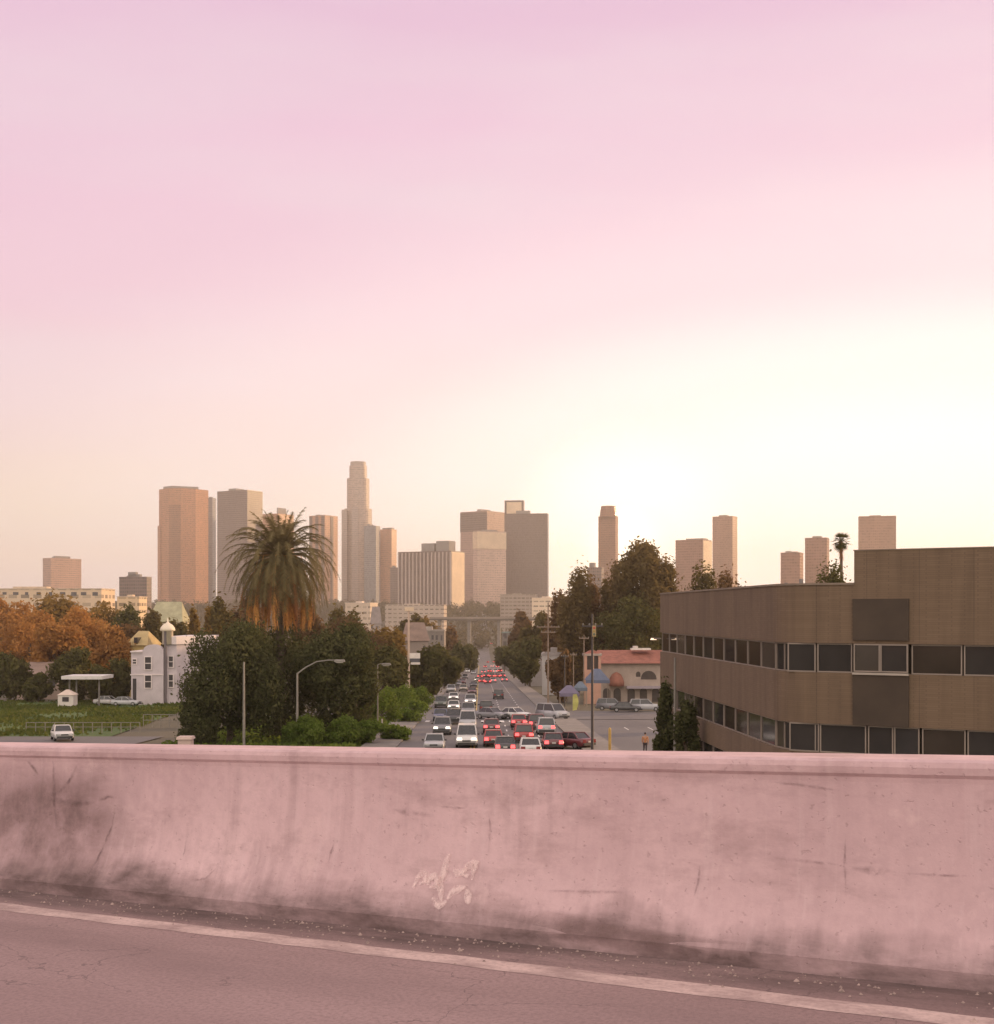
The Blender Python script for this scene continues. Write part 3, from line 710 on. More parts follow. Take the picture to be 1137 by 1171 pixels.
def fan_palm(label, px, ytop, Y, r, nfr=34):
    g = zroad(Y); root = thing('fan_palm', label, 'palm tree', (X(px, Y), Y, g)); h = Zp(ytop, Y)-g-r*.6; rs_ = random.Random(int(px))
    m = MB(); m.tube([(0, 0, -.3), (.15, 0, h*.5), (0, 0, h)], [.3, .22, .18], 8); m.build('trunk', BARK, root)
    m = MB()
    for k in range(nfr):
        a_ = k*2.4; el = R(80-150*k/nfr); L_ = r*rs_.uniform(.8, 1.1); d = Vector((math.cos(a_)*math.cos(el), math.sin(a_)*math.cos(el), math.sin(el)))
        c_ = Vector((0, 0, h)) + d*L_*.5; m.tube([(0, 0, h), c_], .03, 4, False)
        s_ = d.cross(Vector((0, 0, 1))); s_ = s_.normalized() if s_.length > .1 else Vector((1, 0, 0)); u_ = s_.cross(d)
        for j in range(11):
            b_ = R(-80+16*j); e = d*math.cos(b_)+s_*math.sin(b_); tip = c_ + e*L_*.55 + Vector((0, 0, -.12*L_)); wv = (s_*math.cos(b_)-d*math.sin(b_))*.08
            m.add([c_-wv, c_+wv, tip], [(0, 1, 2)])
    m.build('crown', LEAF['mid'], root)
    m = MB()
    for k in range(70):
        a_ = k*2.4; z = h-.2-rs_.uniform(0, r*1.5); m.add([(.18*math.cos(a_), .18*math.sin(a_), z+.4), (.2*math.cos(a_+.6), .2*math.sin(a_+.6), z+.4), (.5*math.cos(a_), .5*math.sin(a_), z-.5)], [(0, 1, 2)])
    m.build('dead_fronds', PALMD, root)
fan_palm('slim fan palm rising over the brown roof beside the small tower', 962, 611, 170, 1.5)

# far-off greenery between the roofs, one mass
rs2 = np.random.RandomState(42); P = []; Nl = []; Sz = []
for k in range(5200):
    Y = 330*(1050/330)**rs2.uniform(0, 1) if k < 1500 else rs2.uniform(1050, 2300)
    x = rs2.uniform(-620, 620)/F*Y
    if abs(x-road_x(Y)) < (13 if Y < 950 else 15) and Y < 1250: continue
    kk = 1.0 if k < 1500 else 1.5
    r = rs2.uniform(2.6, 5.8)*kk; h = rs2.uniform(6, 13)*kk; n_ = 62
    d = rs2.normal(size=(n_, 3)); d /= np.linalg.norm(d, axis=1, keepdims=True)
    p = d*(rs2.uniform(.4, 1, n_)**.5)[:, None]*np.array([r, r, h*.5]) + np.array([x, Y, zroad(Y)+h*.5]); P.append(p); Nl.append(d+rs2.normal(size=(n_, 3))*.4); Sz.append(np.full(n_, 1.3 if k < 1500 else 2.4))
Sz = np.concatenate(Sz); P = np.concatenate(P); Nl = np.concatenate(Nl); Nl /= np.linalg.norm(Nl, axis=1, keepdims=True)
o = quads('woodland', P, Nl, Sz, LEAF['far']); tag(o, 'far hazy mass of treetops between the roofs below the skyline', 'woodland', None, 'stuff')

rs3 = np.random.RandomState(9); n_ = 26000
gy = rs3.uniform(132, 226, n_); gx = rs3.uniform(-100, -39, n_) - .12*(gy-132)
keep = np.sin(gx*.35)+np.sin(gy*.21+gx*.12)+rs3.normal(size=n_)*.7 > -.6; gx = gx[keep]; gy = gy[keep]
gp = np.stack([gx, gy, -.031*gy+rs3.uniform(0, .18, len(gx))], 1); gn = rs3.normal(size=(len(gx), 3))*np.array([1, 1, .3]); gn /= np.linalg.norm(gn, axis=1, keepdims=True)
o = quads('grass', gp, gn, .42, LEAF['grass']); tag(o, 'rough tufts of grass over the field at the left', None, None, 'stuff')
n_ = 12000; gy = rs3.uniform(96, 164, n_); gx = rs3.uniform(0, 1, n_)*(.73-.0132*gy-8.2-3.6+30)-30
gp = np.stack([gx, gy, -.031*gy+rs3.uniform(0, .5, n_)*rs3.uniform(0, 1, n_)], 1); gn = rs3.normal(size=(n_, 3))*np.array([1, 1, .3]); gn /= np.linalg.norm(gn, axis=1, keepdims=True)
o = quads('grass', gp, gn, .45, LEAF['green']); tag(o, 'lush tall weeds along the verge left of the street', None, None, 'stuff')
# ------------------------------------------------------------------ skyline
ROOF = pl('roof_grey', (0.22, 0.20, 0.19), .9, .2, .1)
def tower(name, label, l, c, r, top, Y, mat, th=30.0, base=None, pent=None, name_body='tower_body', group='skyline towers', dep=None):
    """two-faced block: left face from l to c, right face from c to r, nearest edge at c"""
    th = R(th); wl = (c-l)*Y/F; wr = (r-c)*Y/F
    a = max(6, wl/math.cos(th)); b = wr/math.sin(th) if wr > .5 else 30.0
    if dep: b = dep
    g = zroad(Y)-2
    # local: x from -a..0 , y 0..b ; nearest corner at the origin ; turned so that +y leans right
    root = thing(name, label, 'building', (X(c, Y), Y, g), -th, group)
    h = Zp(top, Y)-g
    m = MB(); m.box(-a, 0, 0, b, 0, h); m.build(name_body, mat, root)
    m = MB(); ww = .9
    m.box(-a-.15, .15, -.15, ww, h, h+1.6); m.box(-a-.15, .15, b-ww, b+.15, h, h+1.6); m.box(-a-.15, -a+ww, ww, b-ww, h, h+1.6); m.box(-ww, .15, ww, b-ww, h, h+1.6)
    m.build('roof_parapet', ROOF if isinstance(mat, str) else mat, root)
    if not pent and a > 14:
        rp = random.Random(int(l*7)); pent = []
        for k in range(rp.choice((1, 2))):
            x0 = rp.uniform(.1, .55); pent.append((x0, min(.92, x0+rp.uniform(.12, .4)), rp.uniform(3, 8)))
    if pent:
        for (x0, x1, hh) in pent:
            m = MB(); m.box(-a*(1-x0), -a*(1-x1), b*.25, b*.75, h, h+hh); m.build('mechanical_penthouse', ROOF, root)
    return root, a, b, h, g
B1 = facade('facade_pale_pink', (0.40, 0.25, 0.19), (0.24, 0.16, 0.135), 4, 4, .5, .7)
B2 = facade('facade_bronze', (0.40, 0.19, 0.095), (0.28, 0.125, 0.065), 4, 3, .5, .75)
B3 = facade('facade_dark_brown', (0.16, 0.11, 0.095), (0.075, 0.06, 0.06), 4, 3, .6, .7)
B4 = facade('facade_steel_glass', (0.22, 0.20, 0.205), (0.12, 0.125, 0.14), 4, 2.5, .7, .85)
B5 = facade('facade_pale_stone', (0.33, 0.27, 0.24), (0.16, 0.14, 0.14), 4, 3, .5, .6)
B6 = facade('facade_white_stone', (0.50, 0.36, 0.29), (0.36, 0.25, 0.21), 4, 3.4, .45, .6)
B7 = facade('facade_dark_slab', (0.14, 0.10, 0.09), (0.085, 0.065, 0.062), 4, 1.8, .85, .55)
B8 = facade('facade_red_brown', (0.22, 0.10, 0.06), (0.14, 0.068, 0.046), 4, 3, .5, .7)
CREAM = pl('cream_stone_sunlit', (0.62, 0.48, 0.34), .8, .12, .05)  # cream stone; on right-hand tower walls it stands in for sunlight

tower('office_tower', 'small square tower alone at the far left of the skyline', 46, 58, 82, 639, 2400, B1, 35)
rt, a, b, h, g = tower('office_block', 'low dark block with a hipped cap left of the bronze tower', 133, 168, 171, 661, 1500, B3, 18)
m = MB(); m.frustum(-a*.66, b*.5, h, h+5, a*.2, b*.3, 1, 1); m.build('roof_cap', ROOF, rt)
# the tall bronze tower: chamfered plan with a darker recessed strip
Y = 2700.0; g = zroad(Y)-2
rt = thing('office_tower', 'tall bronze tower with chamfered corners, leftmost of the high towers', 'building', (X(204, Y), Y, g), 0, 'skyline towers')
xs = lambda px: X(px, Y)-X(204, Y)
h = Zp(558, Y)-g
m = MB(); m.prism([(xs(177), 34), (xs(192), 6), (xs(207), 2), (xs(221), 22), (xs(232), 52), (xs(222), 95), (xs(190), 95)], 0, h); m.build('tower_body', B2, rt)
m = MB(); m.prism([(xs(192.5), 4.6), (xs(206), 1.0), (xs(206), 3.6), (xs(192.5), 8)], 0, Zp(577, Y)-g); m.build('recessed_strip', facade('facade_strip', (0.27, 0.125, 0.06), (0.16, 0.07, 0.04), 4, 3, .5, .8), rt)
m = MB(); m.prism([(xs(174.5), 40), (xs(180), 26), (xs(180), 70), (xs(176), 80)], 0, Zp(600, Y)-g); m.build('side_wing', B2, rt)
m = MB(); m.prism([(xs(182), 34), (xs(195), 14), (xs(222), 40), (xs(210), 80)], h, h+6); m.build('mechanical_penthouse', ROOF, rt)
tower('office_tower', 'thin blue grey glass tower squeezed between the bronze and the dark brown tower', 232, 243, 245, 570, 2850, B4, 12)
tower('office_tower', 'broad dark brown tower with a lit right flank, left of the palm top', 244, 283, 296, 561, 2500, B3, 28, pent=[(.25, .5, 7)])
tower('office_tower', 'brown flat topped block directly behind the palm top', 296, 318, 332, 588, 2900, B2, 28, pent=[(.7, .78, 16)])
rt, a, b, h, g = tower('office_tower', 'peach tower with dark vertical strips right of the palm', 352, 372, 384, 590, 2600, facade('facade_peach', (0.45, 0.25, 0.155), (0.30, 0.16, 0.11), 4, 3, .5, .7), 32)
for k in (.02, .40, .78):
    m = MB(); m.box(-a*(1-k), -a*(1-k)+a*.17, -1.2, -.003, 0, h); m.build('dark_pier', B3, rt)
m = MB(); m.box(.003, 1.0, b*.42, b*.62, 0, h); m.build('dark_pier', B3, rt)
# the tallest tower: stacked round tiers with a crown
Y = 2800.0; g = zroad(Y)-2; k_ = Y/F
rt = thing('round_skyscraper', 'tallest round tower, stepped in tiers with a crown on top', 'building', (X(408, Y), Y+30, g), 0, 'skyline towers')
ROUND = facade('facade_round', (0.36, 0.28, 0.235), (0.255, 0.205, 0.18), 4, 3, .5, 2.0)
def tier(r_px, y0, y1, name, mat=ROUND, seg=28, ox=0):
    m = MB(); m.smooth = False; m.lathe(ox*k_, 0, [(r_px*k_, max(0, Zp(y0, Y)-g)), (r_px*k_, Zp(y1, Y)-g)], seg); return m.build(name, mat, rt)
tier(16, 760, 581, 'lower_tier'); tier(13, 581, 546, 'middle_tier'); tier(10.2, 546, 531, 'upper_tier'); tier(9.0, 531, 526.5, 'crown', B5)
m = MB()
for (px0, px1, yt) in ((391, 397, 583), (403, 410, 580), (420, 427, 600)):
    m.box(X(px0, Y)-X(408, Y), X(px1, Y)-X(408, Y), -34, -20, 0, Zp(yt, Y)-g)
m.build('setback_bay', B5, rt)
tower('office_tower', 'slim grey green tower at the foot of the round tower', 416, 430, 434, 602, 2620, B4, 20)
tower('office_tower', 'peach tower with a dark cap, second right of the round tower', 434, 448, 453, 606, 2650, facade('facade_peach', (0.45, 0.25, 0.155), (0.30, 0.16, 0.11)), 28, pent=[(.1, .9, 5)])
tower('office_block', 'narrow shadowed block between the peach tower and the striped block', 446, 456, 459, 650, 2300, B3, 22)
# striped block: piers and dark slots
rt, a, b, h, g = tower('office_block', 'low wide block with dark vertical stripes and a lit end wall', 453, 516, 530, 631, 1900, B7, 28, pent=[(.38, .62, 14), (.66, .9, 17)])
PIER = pl('pier_stone', (0.42, 0.34, 0.31), .85, .15, .05)
for k in range(15):
    m = MB(); x = -a+k*(a-1.6)/14; m.box(x, x+1.9, -1.4, -.01, 0, h); m.build('pier', PIER, rt)
m = MB(); m.box(.01, 1.2, .3, b-.3, 0, h); m.build('sunlit_end_wall', CREAM, rt)  # cream skin: sunlight on the right face put into the colour
# the stepped pair in the middle
rt, a, b, h, g = tower('office_tower', 'stepped tower with a dark top corner behind the white block', 526, 557, 579, 585, 2350, facade('facade_mauve', (0.34, 0.22, 0.185), (0.23, 0.15, 0.135)), 36)
m = MB(); m.box(-a-.4, .4, -.5, -.01, h-35, h); m.build('dark_top_band', B3, rt)
rt, a, b, h, g = tower('office_tower', 'white block with a bright blank top in front of the stepped tower', 541, 546, 579, 608, 2150, B6, 60, dep=None)
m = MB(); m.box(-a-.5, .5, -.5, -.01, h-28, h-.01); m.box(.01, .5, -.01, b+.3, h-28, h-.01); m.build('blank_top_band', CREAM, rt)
rt, a, b, h, g = tower('office_slab', 'broad dark slab, the darkest and widest of the middle towers', 577, 626, 628, 588, 2220, B7, 9)
m = MB(); m.box(-a-1.5, -a*.58, 12, 26, h, Zp(571, 2220)-g); m.build('mechanical_penthouse', B3, rt)
m = MB(); m.box(-a*.97, -a*.62, 11, 11.99, h+2, Zp(573, 2220)-g); m.build('sunlit_tone_panel', CREAM, rt)  # cream tone paints the sunlit part of the dark penthouse
# right half
rt, a, b, h, g = tower('office_tower', 'slim red brown tower with a rounded crown left of the glare', 685, 704, 708, 591, 2300, B8, 22)
m = MB(); m.lathe(-a*.5, b*.5, [(a*.48, h), (a*.46, h+8), (a*.40, h+20)], 20); m.build('crown', B8, rt)
tower('office_block', 'low block at the foot of the slim red brown tower', 672, 688, 692, 650, 1700, B3, 20)
rt, a, b, h, g = tower('office_tower', 'pink brown tower with a right flank coloured as sunlit, left of a twin pair', 775, 804, 818, 618, 2000, facade('facade_pink', (0.235, 0.115, 0.085), (0.165, 0.080, 0.062), 4, 3.4, .5, .7), 30, pent=[(.3, .95, 4)])
m = MB(); m.box(.01, 1.0, .3, b-.3, 0, h); m.build('sunlit_end_wall', CREAM, rt)  # pale skin paints sunlight onto the right flank
rt, a, b, h, g = tower('office_tower', 'taller pale tower right of a twin pair, its right side lost in glare', 817, 838, 846, 591, 2350, facade('facade_rose', (0.265, 0.140, 0.100), (0.195, 0.105, 0.080), 4, 3, .5, .65), 30)
tower('office_tower', 'short pink block over the brown roof, left of its taller neighbour', 895, 915, 923, 633, 1700, facade('facade_pink', (0.235, 0.115, 0.085), (0.165, 0.080, 0.062)), 25)
tower('office_tower', 'pink block beside the small fan palm', 923, 946, 953, 616, 1750, facade('facade_pink', (0.235, 0.115, 0.085), (0.165, 0.080, 0.062)), 22)
tower('office_tower', 'square pinkish tower standing over the highest brown wall at the right', 985, 1025, 1028, 591, 1900, facade('facade_rose', (0.265, 0.140, 0.100), (0.195, 0.105, 0.080), 4, 3, .5, .65), 12, pent=[(.3, .6, 3)])

# ------------------------------------------------------------------ low buildings between street and skyline
GLASS_D = pl('dark_window_glass', (0.035, 0.032, 0.034), .12, .3, .4, spec=.6)
GLASS_L = pl('low_window_glass', (0.09, 0.08, 0.08), .25, .3, .4)
WFRAME = pl('white_frame_paint', (0.62, 0.59, 0.56), .6, .1, 2)
def low_block(label, l, r, top, bot, Y, col, roofcol=(0.3, 0.27, 0.25), depth=14, rot=0.0, gable=False, nwin=0, name='low_building', group='low buildings below the skyline', sink=True, winh=(.35, .65)):
    w_ = (r-l)*Y/F; z0 = min(zroad(Y)-.6, Zp(bot, Y)) if sink else Zp(bot, Y); h = Zp(top, Y)-z0
    rt = thing(name, label, 'building', (X((l+r)/2, Y), Y, z0), R(rot), group)
    wm = pl('wall_%02d%02d%02d' % tuple(int(v*99) for v in col), col, .85, .15, .25); rm = pl('roof_%02d%02d%02d' % tuple(int(v*99) for v in roofcol), roofcol, .9, .2, .4)
    hh = h*.72 if gable else h
    if Y > 500:
        rb = random.Random(int(l+Y)); wm = facade('low_facade_%d_%d' % (int(l+100), int(Y)), col, mul(col, rb.uniform(.42, .62)), rb.uniform(3.6, 4.6), rb.uniform(3.0, 6.5), rb.uniform(.30, .45), rb.uniform(.45, .8))
    m = MB(); m.box(-w_/2, w_/2, 0, depth, 0, hh); m.build('wall', wm, rt)
    m = MB()
    if gable:
        e = .4; m.add([(-w_/2-e, -e, hh), (w_/2+e, -e, hh), (w_/2+e, depth+e, hh), (-w_/2-e, depth+e, hh), (-w_/2+w_*.12, depth*.5, h), (w_/2-w_*.12, depth*.5, h)], [(0, 1, 5, 4), (2, 3, 4, 5), (1, 2, 5), (3, 0, 4), (3, 2, 1, 0)])
    else:
        m.box(-w_/2-.2, w_/2+.2, -.2, .25, hh, hh+.5); m.box(-w_/2-.2, w_/2+.2, depth-.25, depth+.2, hh, hh+.5); m.box(-w_/2-.2, -w_/2+.25, .25, depth-.25, hh, hh+.5); m.box(w_/2-.25, w_/2+.2, .25, depth-.25, hh, hh+.5)
        m.box(-w_*.2, w_*.05, depth*.4, depth*.7, hh, hh+1.5)
    m.build('roof', rm, rt)
    rows = 0 if Y > 625 else 1; rw = random.Random(int(l*3+Y))
    for r_ in range(rows):
        for k in range(nwin):
            if rw.random() < .12: continue
            x = -w_/2+(k+.5)*w_/nwin+rw.uniform(-.1, .1)*w_/nwin; ww = w_/nwin*rw.choice((.14, .18, .24))
            zt = hh-min(1.3, hh*.2)-r_*4.2; zb = zt-rw.uniform(1.2, 1.8)
            m = MB(); m.box(x-ww, x+ww, -.06, -.004, zb, zt); m.build('window', GLASS_L, rt)
    return rt
for a in (('long cream building with a row of small dark windows at the far left', -40, 116, 674, 700, 620, (0.60, 0.46, 0.32), (0.5, 0.4, 0.3), 22, 0, False, 12),
          ('cream block under the low dark block with the hipped cap', 134, 159, 683, 700, 700, (0.62, 0.47, 0.30), (0.5, 0.4, 0.3), 16, 0, False, 3),
          ('pale low roof just left of the cypress', 170, 208, 688, 705, 560, (0.42, 0.36, 0.24), (0.34, 0.32, 0.2), 14, 0, True, 4),
          ('white low building behind the trees right of the palm', 394, 424, 690, 705, 900, (0.52, 0.42, 0.33), (0.6, 0.5, 0.42), 18, -12, False, 5),
          ('small grey house at the foot of the round tower', 424, 436, 694, 706, 760, (0.30, 0.26, 0.24), (0.2, 0.17, 0.16), 12, 5, True, 2),
          ('white long low building at the foot of the striped block', 440, 508, 692, 706, 1250, (0.42, 0.34, 0.28), (0.44, 0.36, 0.3), 20, -6, False, 10),
          ('pale low building left of the big bridge, below the dark slab', 572, 612, 680, 700, 1500, (0.30, 0.24, 0.2), (0.3, 0.25, 0.2), 30, -8, False, 6),
          ('bright roofed low building under the dark slab at its right end', 608, 640, 684, 700, 1100, (0.68, 0.54, 0.40), (0.62, 0.5, 0.4), 20, -14, False, 5),
          ('grey flat office with a pale roof edge right of the sign mast', 476, 508, 722, 742, 430, (0.20, 0.17, 0.15), (0.30, 0.26, 0.23), 14, 0, False, 6),
          ('dim grey shed behind the right street trees', 574, 622, 724, 748, 620, (0.17, 0.145, 0.13), (0.17, 0.21, 0.2), 16, -5, False, 6),
          ('dim shop building with a pale front right of the right street trees', 604, 634, 742, 772, 330, (0.32, 0.29, 0.28), (0.24, 0.2, 0.19), 14, -4, False, 4),
          ('white small shed left of the red roofed building', 620, 650, 750, 785, 262, (0.42, 0.39, 0.38), (0.3, 0.27, 0.26), 10, -4, False, 3),
          ('brown house in the trees left of the street trees', 462, 490, 712, 738, 330, (0.26, 0.21, 0.18), (0.2, 0.14, 0.11), 12, 6, True, 3),
          ('tan low house at the far left beside the field', 18, 82, 758, 800, 238, (0.33, 0.25, 0.205), (0.24, 0.17, 0.14), 10, 6, True, 4)):
    low_block(*a)
# the viaduct across the view
Y = 1000.0
rt = thing('road_viaduct', 'long dark road viaduct crossing the view below the striped block', 'bridge', (X(560, Y), Y, zroad(Y)), R(-3))
zt = Zp(707, Y)-zroad(Y)
m = MB(); m.box(-46, 60, -5, 5, zt-1.7, zt); m.build('deck', pl('viaduct_concrete', (0.12, 0.10, 0.085), .9, .2, .1), rt)
m = MB(); m.box(-46, 60, -5.3, -5.0, zt-.4, zt+1.0); m.box(-46, 60, 5.0, 5.3, zt-.4, zt+1.0); m.build('parapet', pl('viaduct_parapet', (0.24, 0.20, 0.17), .9, .2, .1), rt)
for k in range(5):
    m = MB(); m.box(-40+k*23, -37.5+k*23, -3.5, 3.5, 0, zt-1.7); m.build('pier', CONC, rt)

# ------------------------------------------------------------------ white house with the domed turret
Y = 212.0; g = zroad(Y)-.1; sc = Y/F
hs = thing('white_house', 'white two-storey house with arched gable and small bright dome', 'house', (X(186, Y), Y, g), 0)
HX = lambda px: X(px, Y)-X(186, Y)
HZ = lambda py: Zp(py, Y)-g
HW_ = pl('white_house_wall', (0.50, 0.44, 0.455), .8, .12, .6); HT = pl('white_house_trim', (0.66, 0.58, 0.56), .7, .1, .6)
m = MB()
m.box(HX(150), HX(187), 0, 8, 0, HZ(746))                       # front block in shade
m.build('front_wall', HW_, hs)
m = MB(); pts = [(HX(163), HZ(746)), (HX(187), HZ(746)), (HX(187), HZ(741))]
for k in range(9):
    a_ = math.pi*k/8; pts.append((HX(175)+(HX(186)-HX(175))*math.cos(a_), HZ(743)+(HZ(737)-HZ(743))*math.sin(a_)))
pts.append((HX(163), HZ(743)))
m.add([(p[0], 0, p[1]) for p in pts]+[(p[0], 1.0, p[1]) for p in pts], [tuple(range(len(pts))), tuple(range(len(pts), 2*len(pts)))[::-1]]+[((i+1) % len(pts), i, len(pts)+i, len(pts)+(i+1) % len(pts)) for i in range(len(pts))])
m.build('arched_gable', HW_, hs)
# right wing, turned so its flank looks to the sun
m = MB(); m.prism([(HX(187)+.01, .6), (HX(200), 1.2), (HX(231), 7.5), (HX(226), 15), (HX(190), 15)], 0, HZ(737)); m.build('side_wall', HW_, hs)
m = MB(); m.prism([(HX(187.5), .2), (HX(200.3), .8), (HX(232), 7.2), (HX(227), 15.5), (HX(190), 15.5)], HZ(737), HZ(728)); m.build('parapet', HT, hs)
m = MB(); m.box(HX(149.5), HX(163), -.35, 8.3, HZ(746), HZ(744.5)); m.build('cornice', HT, hs)
m = MB(); m.box(HX(149), HX(187.3), -.12, -.003, HZ(772.2), HZ(771)); m.build('string_course', HT, hs)
WD = pl('house_window_dark', (0.05, 0.045, 0.05), .2, .2, 1)
def win(x0, x1, y0, y1, yy):
    m = MB(); fr = .14
    m.box(HX(x0)-fr, HX(x0), yy-.16, yy-.003, HZ(y1)-fr, HZ(y0)+fr); m.box(HX(x1), HX(x1)+fr, yy-.16, yy-.003, HZ(y1)-fr, HZ(y0)+fr)
    m.box(HX(x0), HX(x1), yy-.16, yy-.003, HZ(y0), HZ(y0)+fr); m.box(HX(x0), HX(x1), yy-.16, yy-.003, HZ(y1)-fr, HZ(y1))
    zm = (HZ(y0)+HZ(y1))/2; m.box(HX(x0), HX(x1), yy-.10, yy-.045, zm-.06, zm+.06)
    wf = m.build('window', HT, hs); m = MB(); m.box(HX(x0), HX(x1), yy-.04, yy-.006, HZ(y1), HZ(y0)); m.build('pane', WD, wf)
for q in ((166, 173, 751.5, 765.5), (166, 173, 772.5, 786.5), (152, 156, 754, 759)): win(*q, 0.0)
for q in ((191.5, 196.5, 751, 763), (191.5, 196.5, 772, 786)): win(*q, 0.86)
m = MB(); m.box(HX(152), HX(156), -.06, -.003, 0, HZ(776)); d_ = m.build('door', WD, hs)
for (px, y0, y1) in ((212, 751, 762), (207, 780, 790), (213, 768, 774)):
    f_ = (px-200)/(231-200); xx = HX(200)+f_*(HX(231)-HX(200)); yy = 1.2+f_*6.3
    m = MB(); dx_ = .42
    m.add([(xx-dx_, yy-dx_*.9-.06, HZ(y1)), (xx+dx_, yy+dx_*.9*1.0-.06, HZ(y1)), (xx+dx_, yy+dx_*.9-.06, HZ(y0)), (xx-dx_, yy-dx_*.9-.06, HZ(y0))], [(0, 1, 2, 3)]); m.build('window', WD, hs)
m = MB(); m.tube([(HX(188.8), .2, 0), (HX(188.8), .2, HZ(722))], .22, 10); m.build('downpipe', pl('pipe_dark', (0.12, 0.10, 0.105), .6, .1, 1), hs)
m = MB(); m.smooth = True; r_ = 8.5*sc
m.lathe(HX(190), 1.0, [(r_*.72, HZ(737)), (r_*.72, HZ(722)), (r_*1.0, HZ(721.5)), (r_*1.0, HZ(719.5)), (r_*.9, HZ(717.5)), (r_*.62, HZ(714.5)), (r_*.25, HZ(712.6)), (r_*.10, HZ(711)), (r_*.05, HZ(707))], 20)
dm = m.build('dome', pl('dome_cream', (0.70, 0.60, 0.47), .5, .08, 1), hs)
# yellow house behind
Y = 240.0; g = zroad(Y)-.1
yh = thing('yellow_house', 'small yellow gabled house behind the left corner of the white house', 'house', (X(156, Y), Y, g))
HX2 = lambda px: X(px, Y)-X(156, Y)
HZ2 = lambda py: Zp(py, Y)-g
m = MB(); m.box(HX2(144), HX2(168), 0, 10, 0, HZ2(738)); m.build('wall', pl('yellow_wall', (0.50, 0.37, 0.15), .85, .12, .5), yh)
m = MB(); m.add([(HX2(143), -.4, HZ2(738)), (HX2(169), -.4, HZ2(738)), (HX2(169), 10.4, HZ2(738)), (HX2(143), 10.4, HZ2(738)), (HX2(150), 5, HZ2(722)), (HX2(162), 5, HZ2(722))], [(0, 1, 5, 4), (2, 3, 4, 5), (1, 2, 5), (3, 0, 4), (3, 2, 1, 0)]); m.build('roof', pl('yellow_roof', (0.40, 0.30, 0.14), .85, .15, .5), yh)
m = MB(); m.box(HX2(153.5), HX2(157.5), -.2, 3, HZ2(735), HZ2(729)); m.build('dormer_window', WD, yh)
# flat canopy of a filling station
Y = 205.0; g = zroad(Y)-.1
cp = thing('forecourt_canopy', 'thin flat white canopy on posts beside the field', 'canopy', (X(93, Y), Y, g))
CPX = lambda px: X(px, Y)-X(93, Y)
m = MB(); m.box(CPX(70), CPX(117), 0, 6, Zp(777, Y)-g, Zp(773.2, Y)-g); m.build('canopy_roof', pl('canopy_white', (0.60, 0.57, 0.55), .6, .1, 1), cp)
for px in (76, 84, 110):
    m = MB(); m.tube([(CPX(px), 1.5, 0), (CPX(px), 1.5, Zp(777, Y)-g)], .14, 8); m.build('post', CONC, cp)
Y = 200.0; g = zroad(Y)
kb = thing('kiosk', 'small white kiosk with a peaked top under the flat canopy', 'kiosk', (X(75, Y), Y, g))
m = MB(); m.box(-1.2, 1.2, 0, 2, 0, 1.9); m.build('wall', pl('kiosk_white', (0.60, 0.55, 0.50), .7, .1, 1), kb)
m = MB(); m.frustum(0, 1, 1.9, 2.7, 1.35, 1.15, .2, .2); m.build('roof', pl('kiosk_roof', (0.55, 0.45, 0.38), .7, .1, 1), kb)
m = MB(); m.box(-.5, .5, -.05, -.004, .9, 1.6); m.build('window', WD, kb)

# ------------------------------------------------------------------ brown office building at the right
t = NT('brown_brick')
tcn = t.n('ShaderNodeTexCoord'); so = t.n('ShaderNodeSeparateXYZ'); t.l(tcn.outputs['Object'], so.inputs[0])
cb = t.n('ShaderNodeCombineXYZ'); t.l(t.math('ADD', so.outputs[0], so.outputs[1]), cb.inputs[0]); t.l(so.outputs[2], cb.inputs[1])
bk = t.n('ShaderNodeTexBrick'); t.l(cb.outputs[0], bk.inputs['Vector']); bk.inputs['Scale'].default_value = 1.0
bk.inputs['Brick Width'].default_value = .40; bk.inputs['Row Height'].default_value = .10; bk.inputs['Mortar Size'].default_value = .010
bk.inputs['Color1'].default_value = (0.150, 0.101, 0.062, 1); bk.inputs['Color2'].default_value = (0.174, 0.119, 0.074, 1); bk.inputs['Mortar'].default_value = (0.125, 0.084, 0.054, 1)
f1 = t.noise(.35, 5); f2 = t.noise(1.2, 5, .6, sc=(1, 1, .12))
c = t.mix(t.math('MULTIPLY', t.ramp(f1, [(.35, 0.0), (.65, 1.0)]), .35), bk.outputs['Color'], (0.118, 0.079, 0.048))
c = t.mix(t.math('MULTIPLY', t.ramp(f2, [(.44, 0.0), (.68, 1.0)]), .55), c, (0.090, 0.060, 0.038))
jt = t.math('LESS_THAN', t.math('FRACT', t.math('DIVIDE', t.math('ADD', t.math('SUBTRACT', so.outputs[0], so.outputs[1]), 100.0), 3.3)), 0.012)
c = t.mix(t.math('MULTIPLY', jt, 0.5), c, (0.06, 0.042, 0.03))
t.pbsdf(c, .85); BRICK = t.m
BDARK = pl('dark_panel', (0.056, 0.040, 0.028), .9, .2, .6)
t = NT('office_glass'); f1 = t.noise(.5, 3)
t.pbsdf(t.mix(f1, (0.020, 0.018, 0.018), (0.050, 0.045, 0.042)), .08, spec=.28); OGL = t.m
GLZ = [OGL, pl('office_glass_brown', (0.036, 0.028, 0.022), .10, .3, .3, spec=.35), pl('office_glass_blinds', (0.055, 0.045, 0.037), .2, .3, .2, spec=.3), pl('office_glass_grey', (0.030, 0.028, 0.028), .05, .3, .3, spec=.5)]
wr = random.Random(8)
OFR = pl('office_frame', (0.24, 0.195, 0.16), .5, .1, 1)
A = Vector((12.0, 95.0)); B = Vector((13.9, 63.0)); Cc = Vector((32.0, 52.3))
d1 = (A-B).normalized(); d2 = (Cc-B).normalized()
rc = 1.6; arc = []
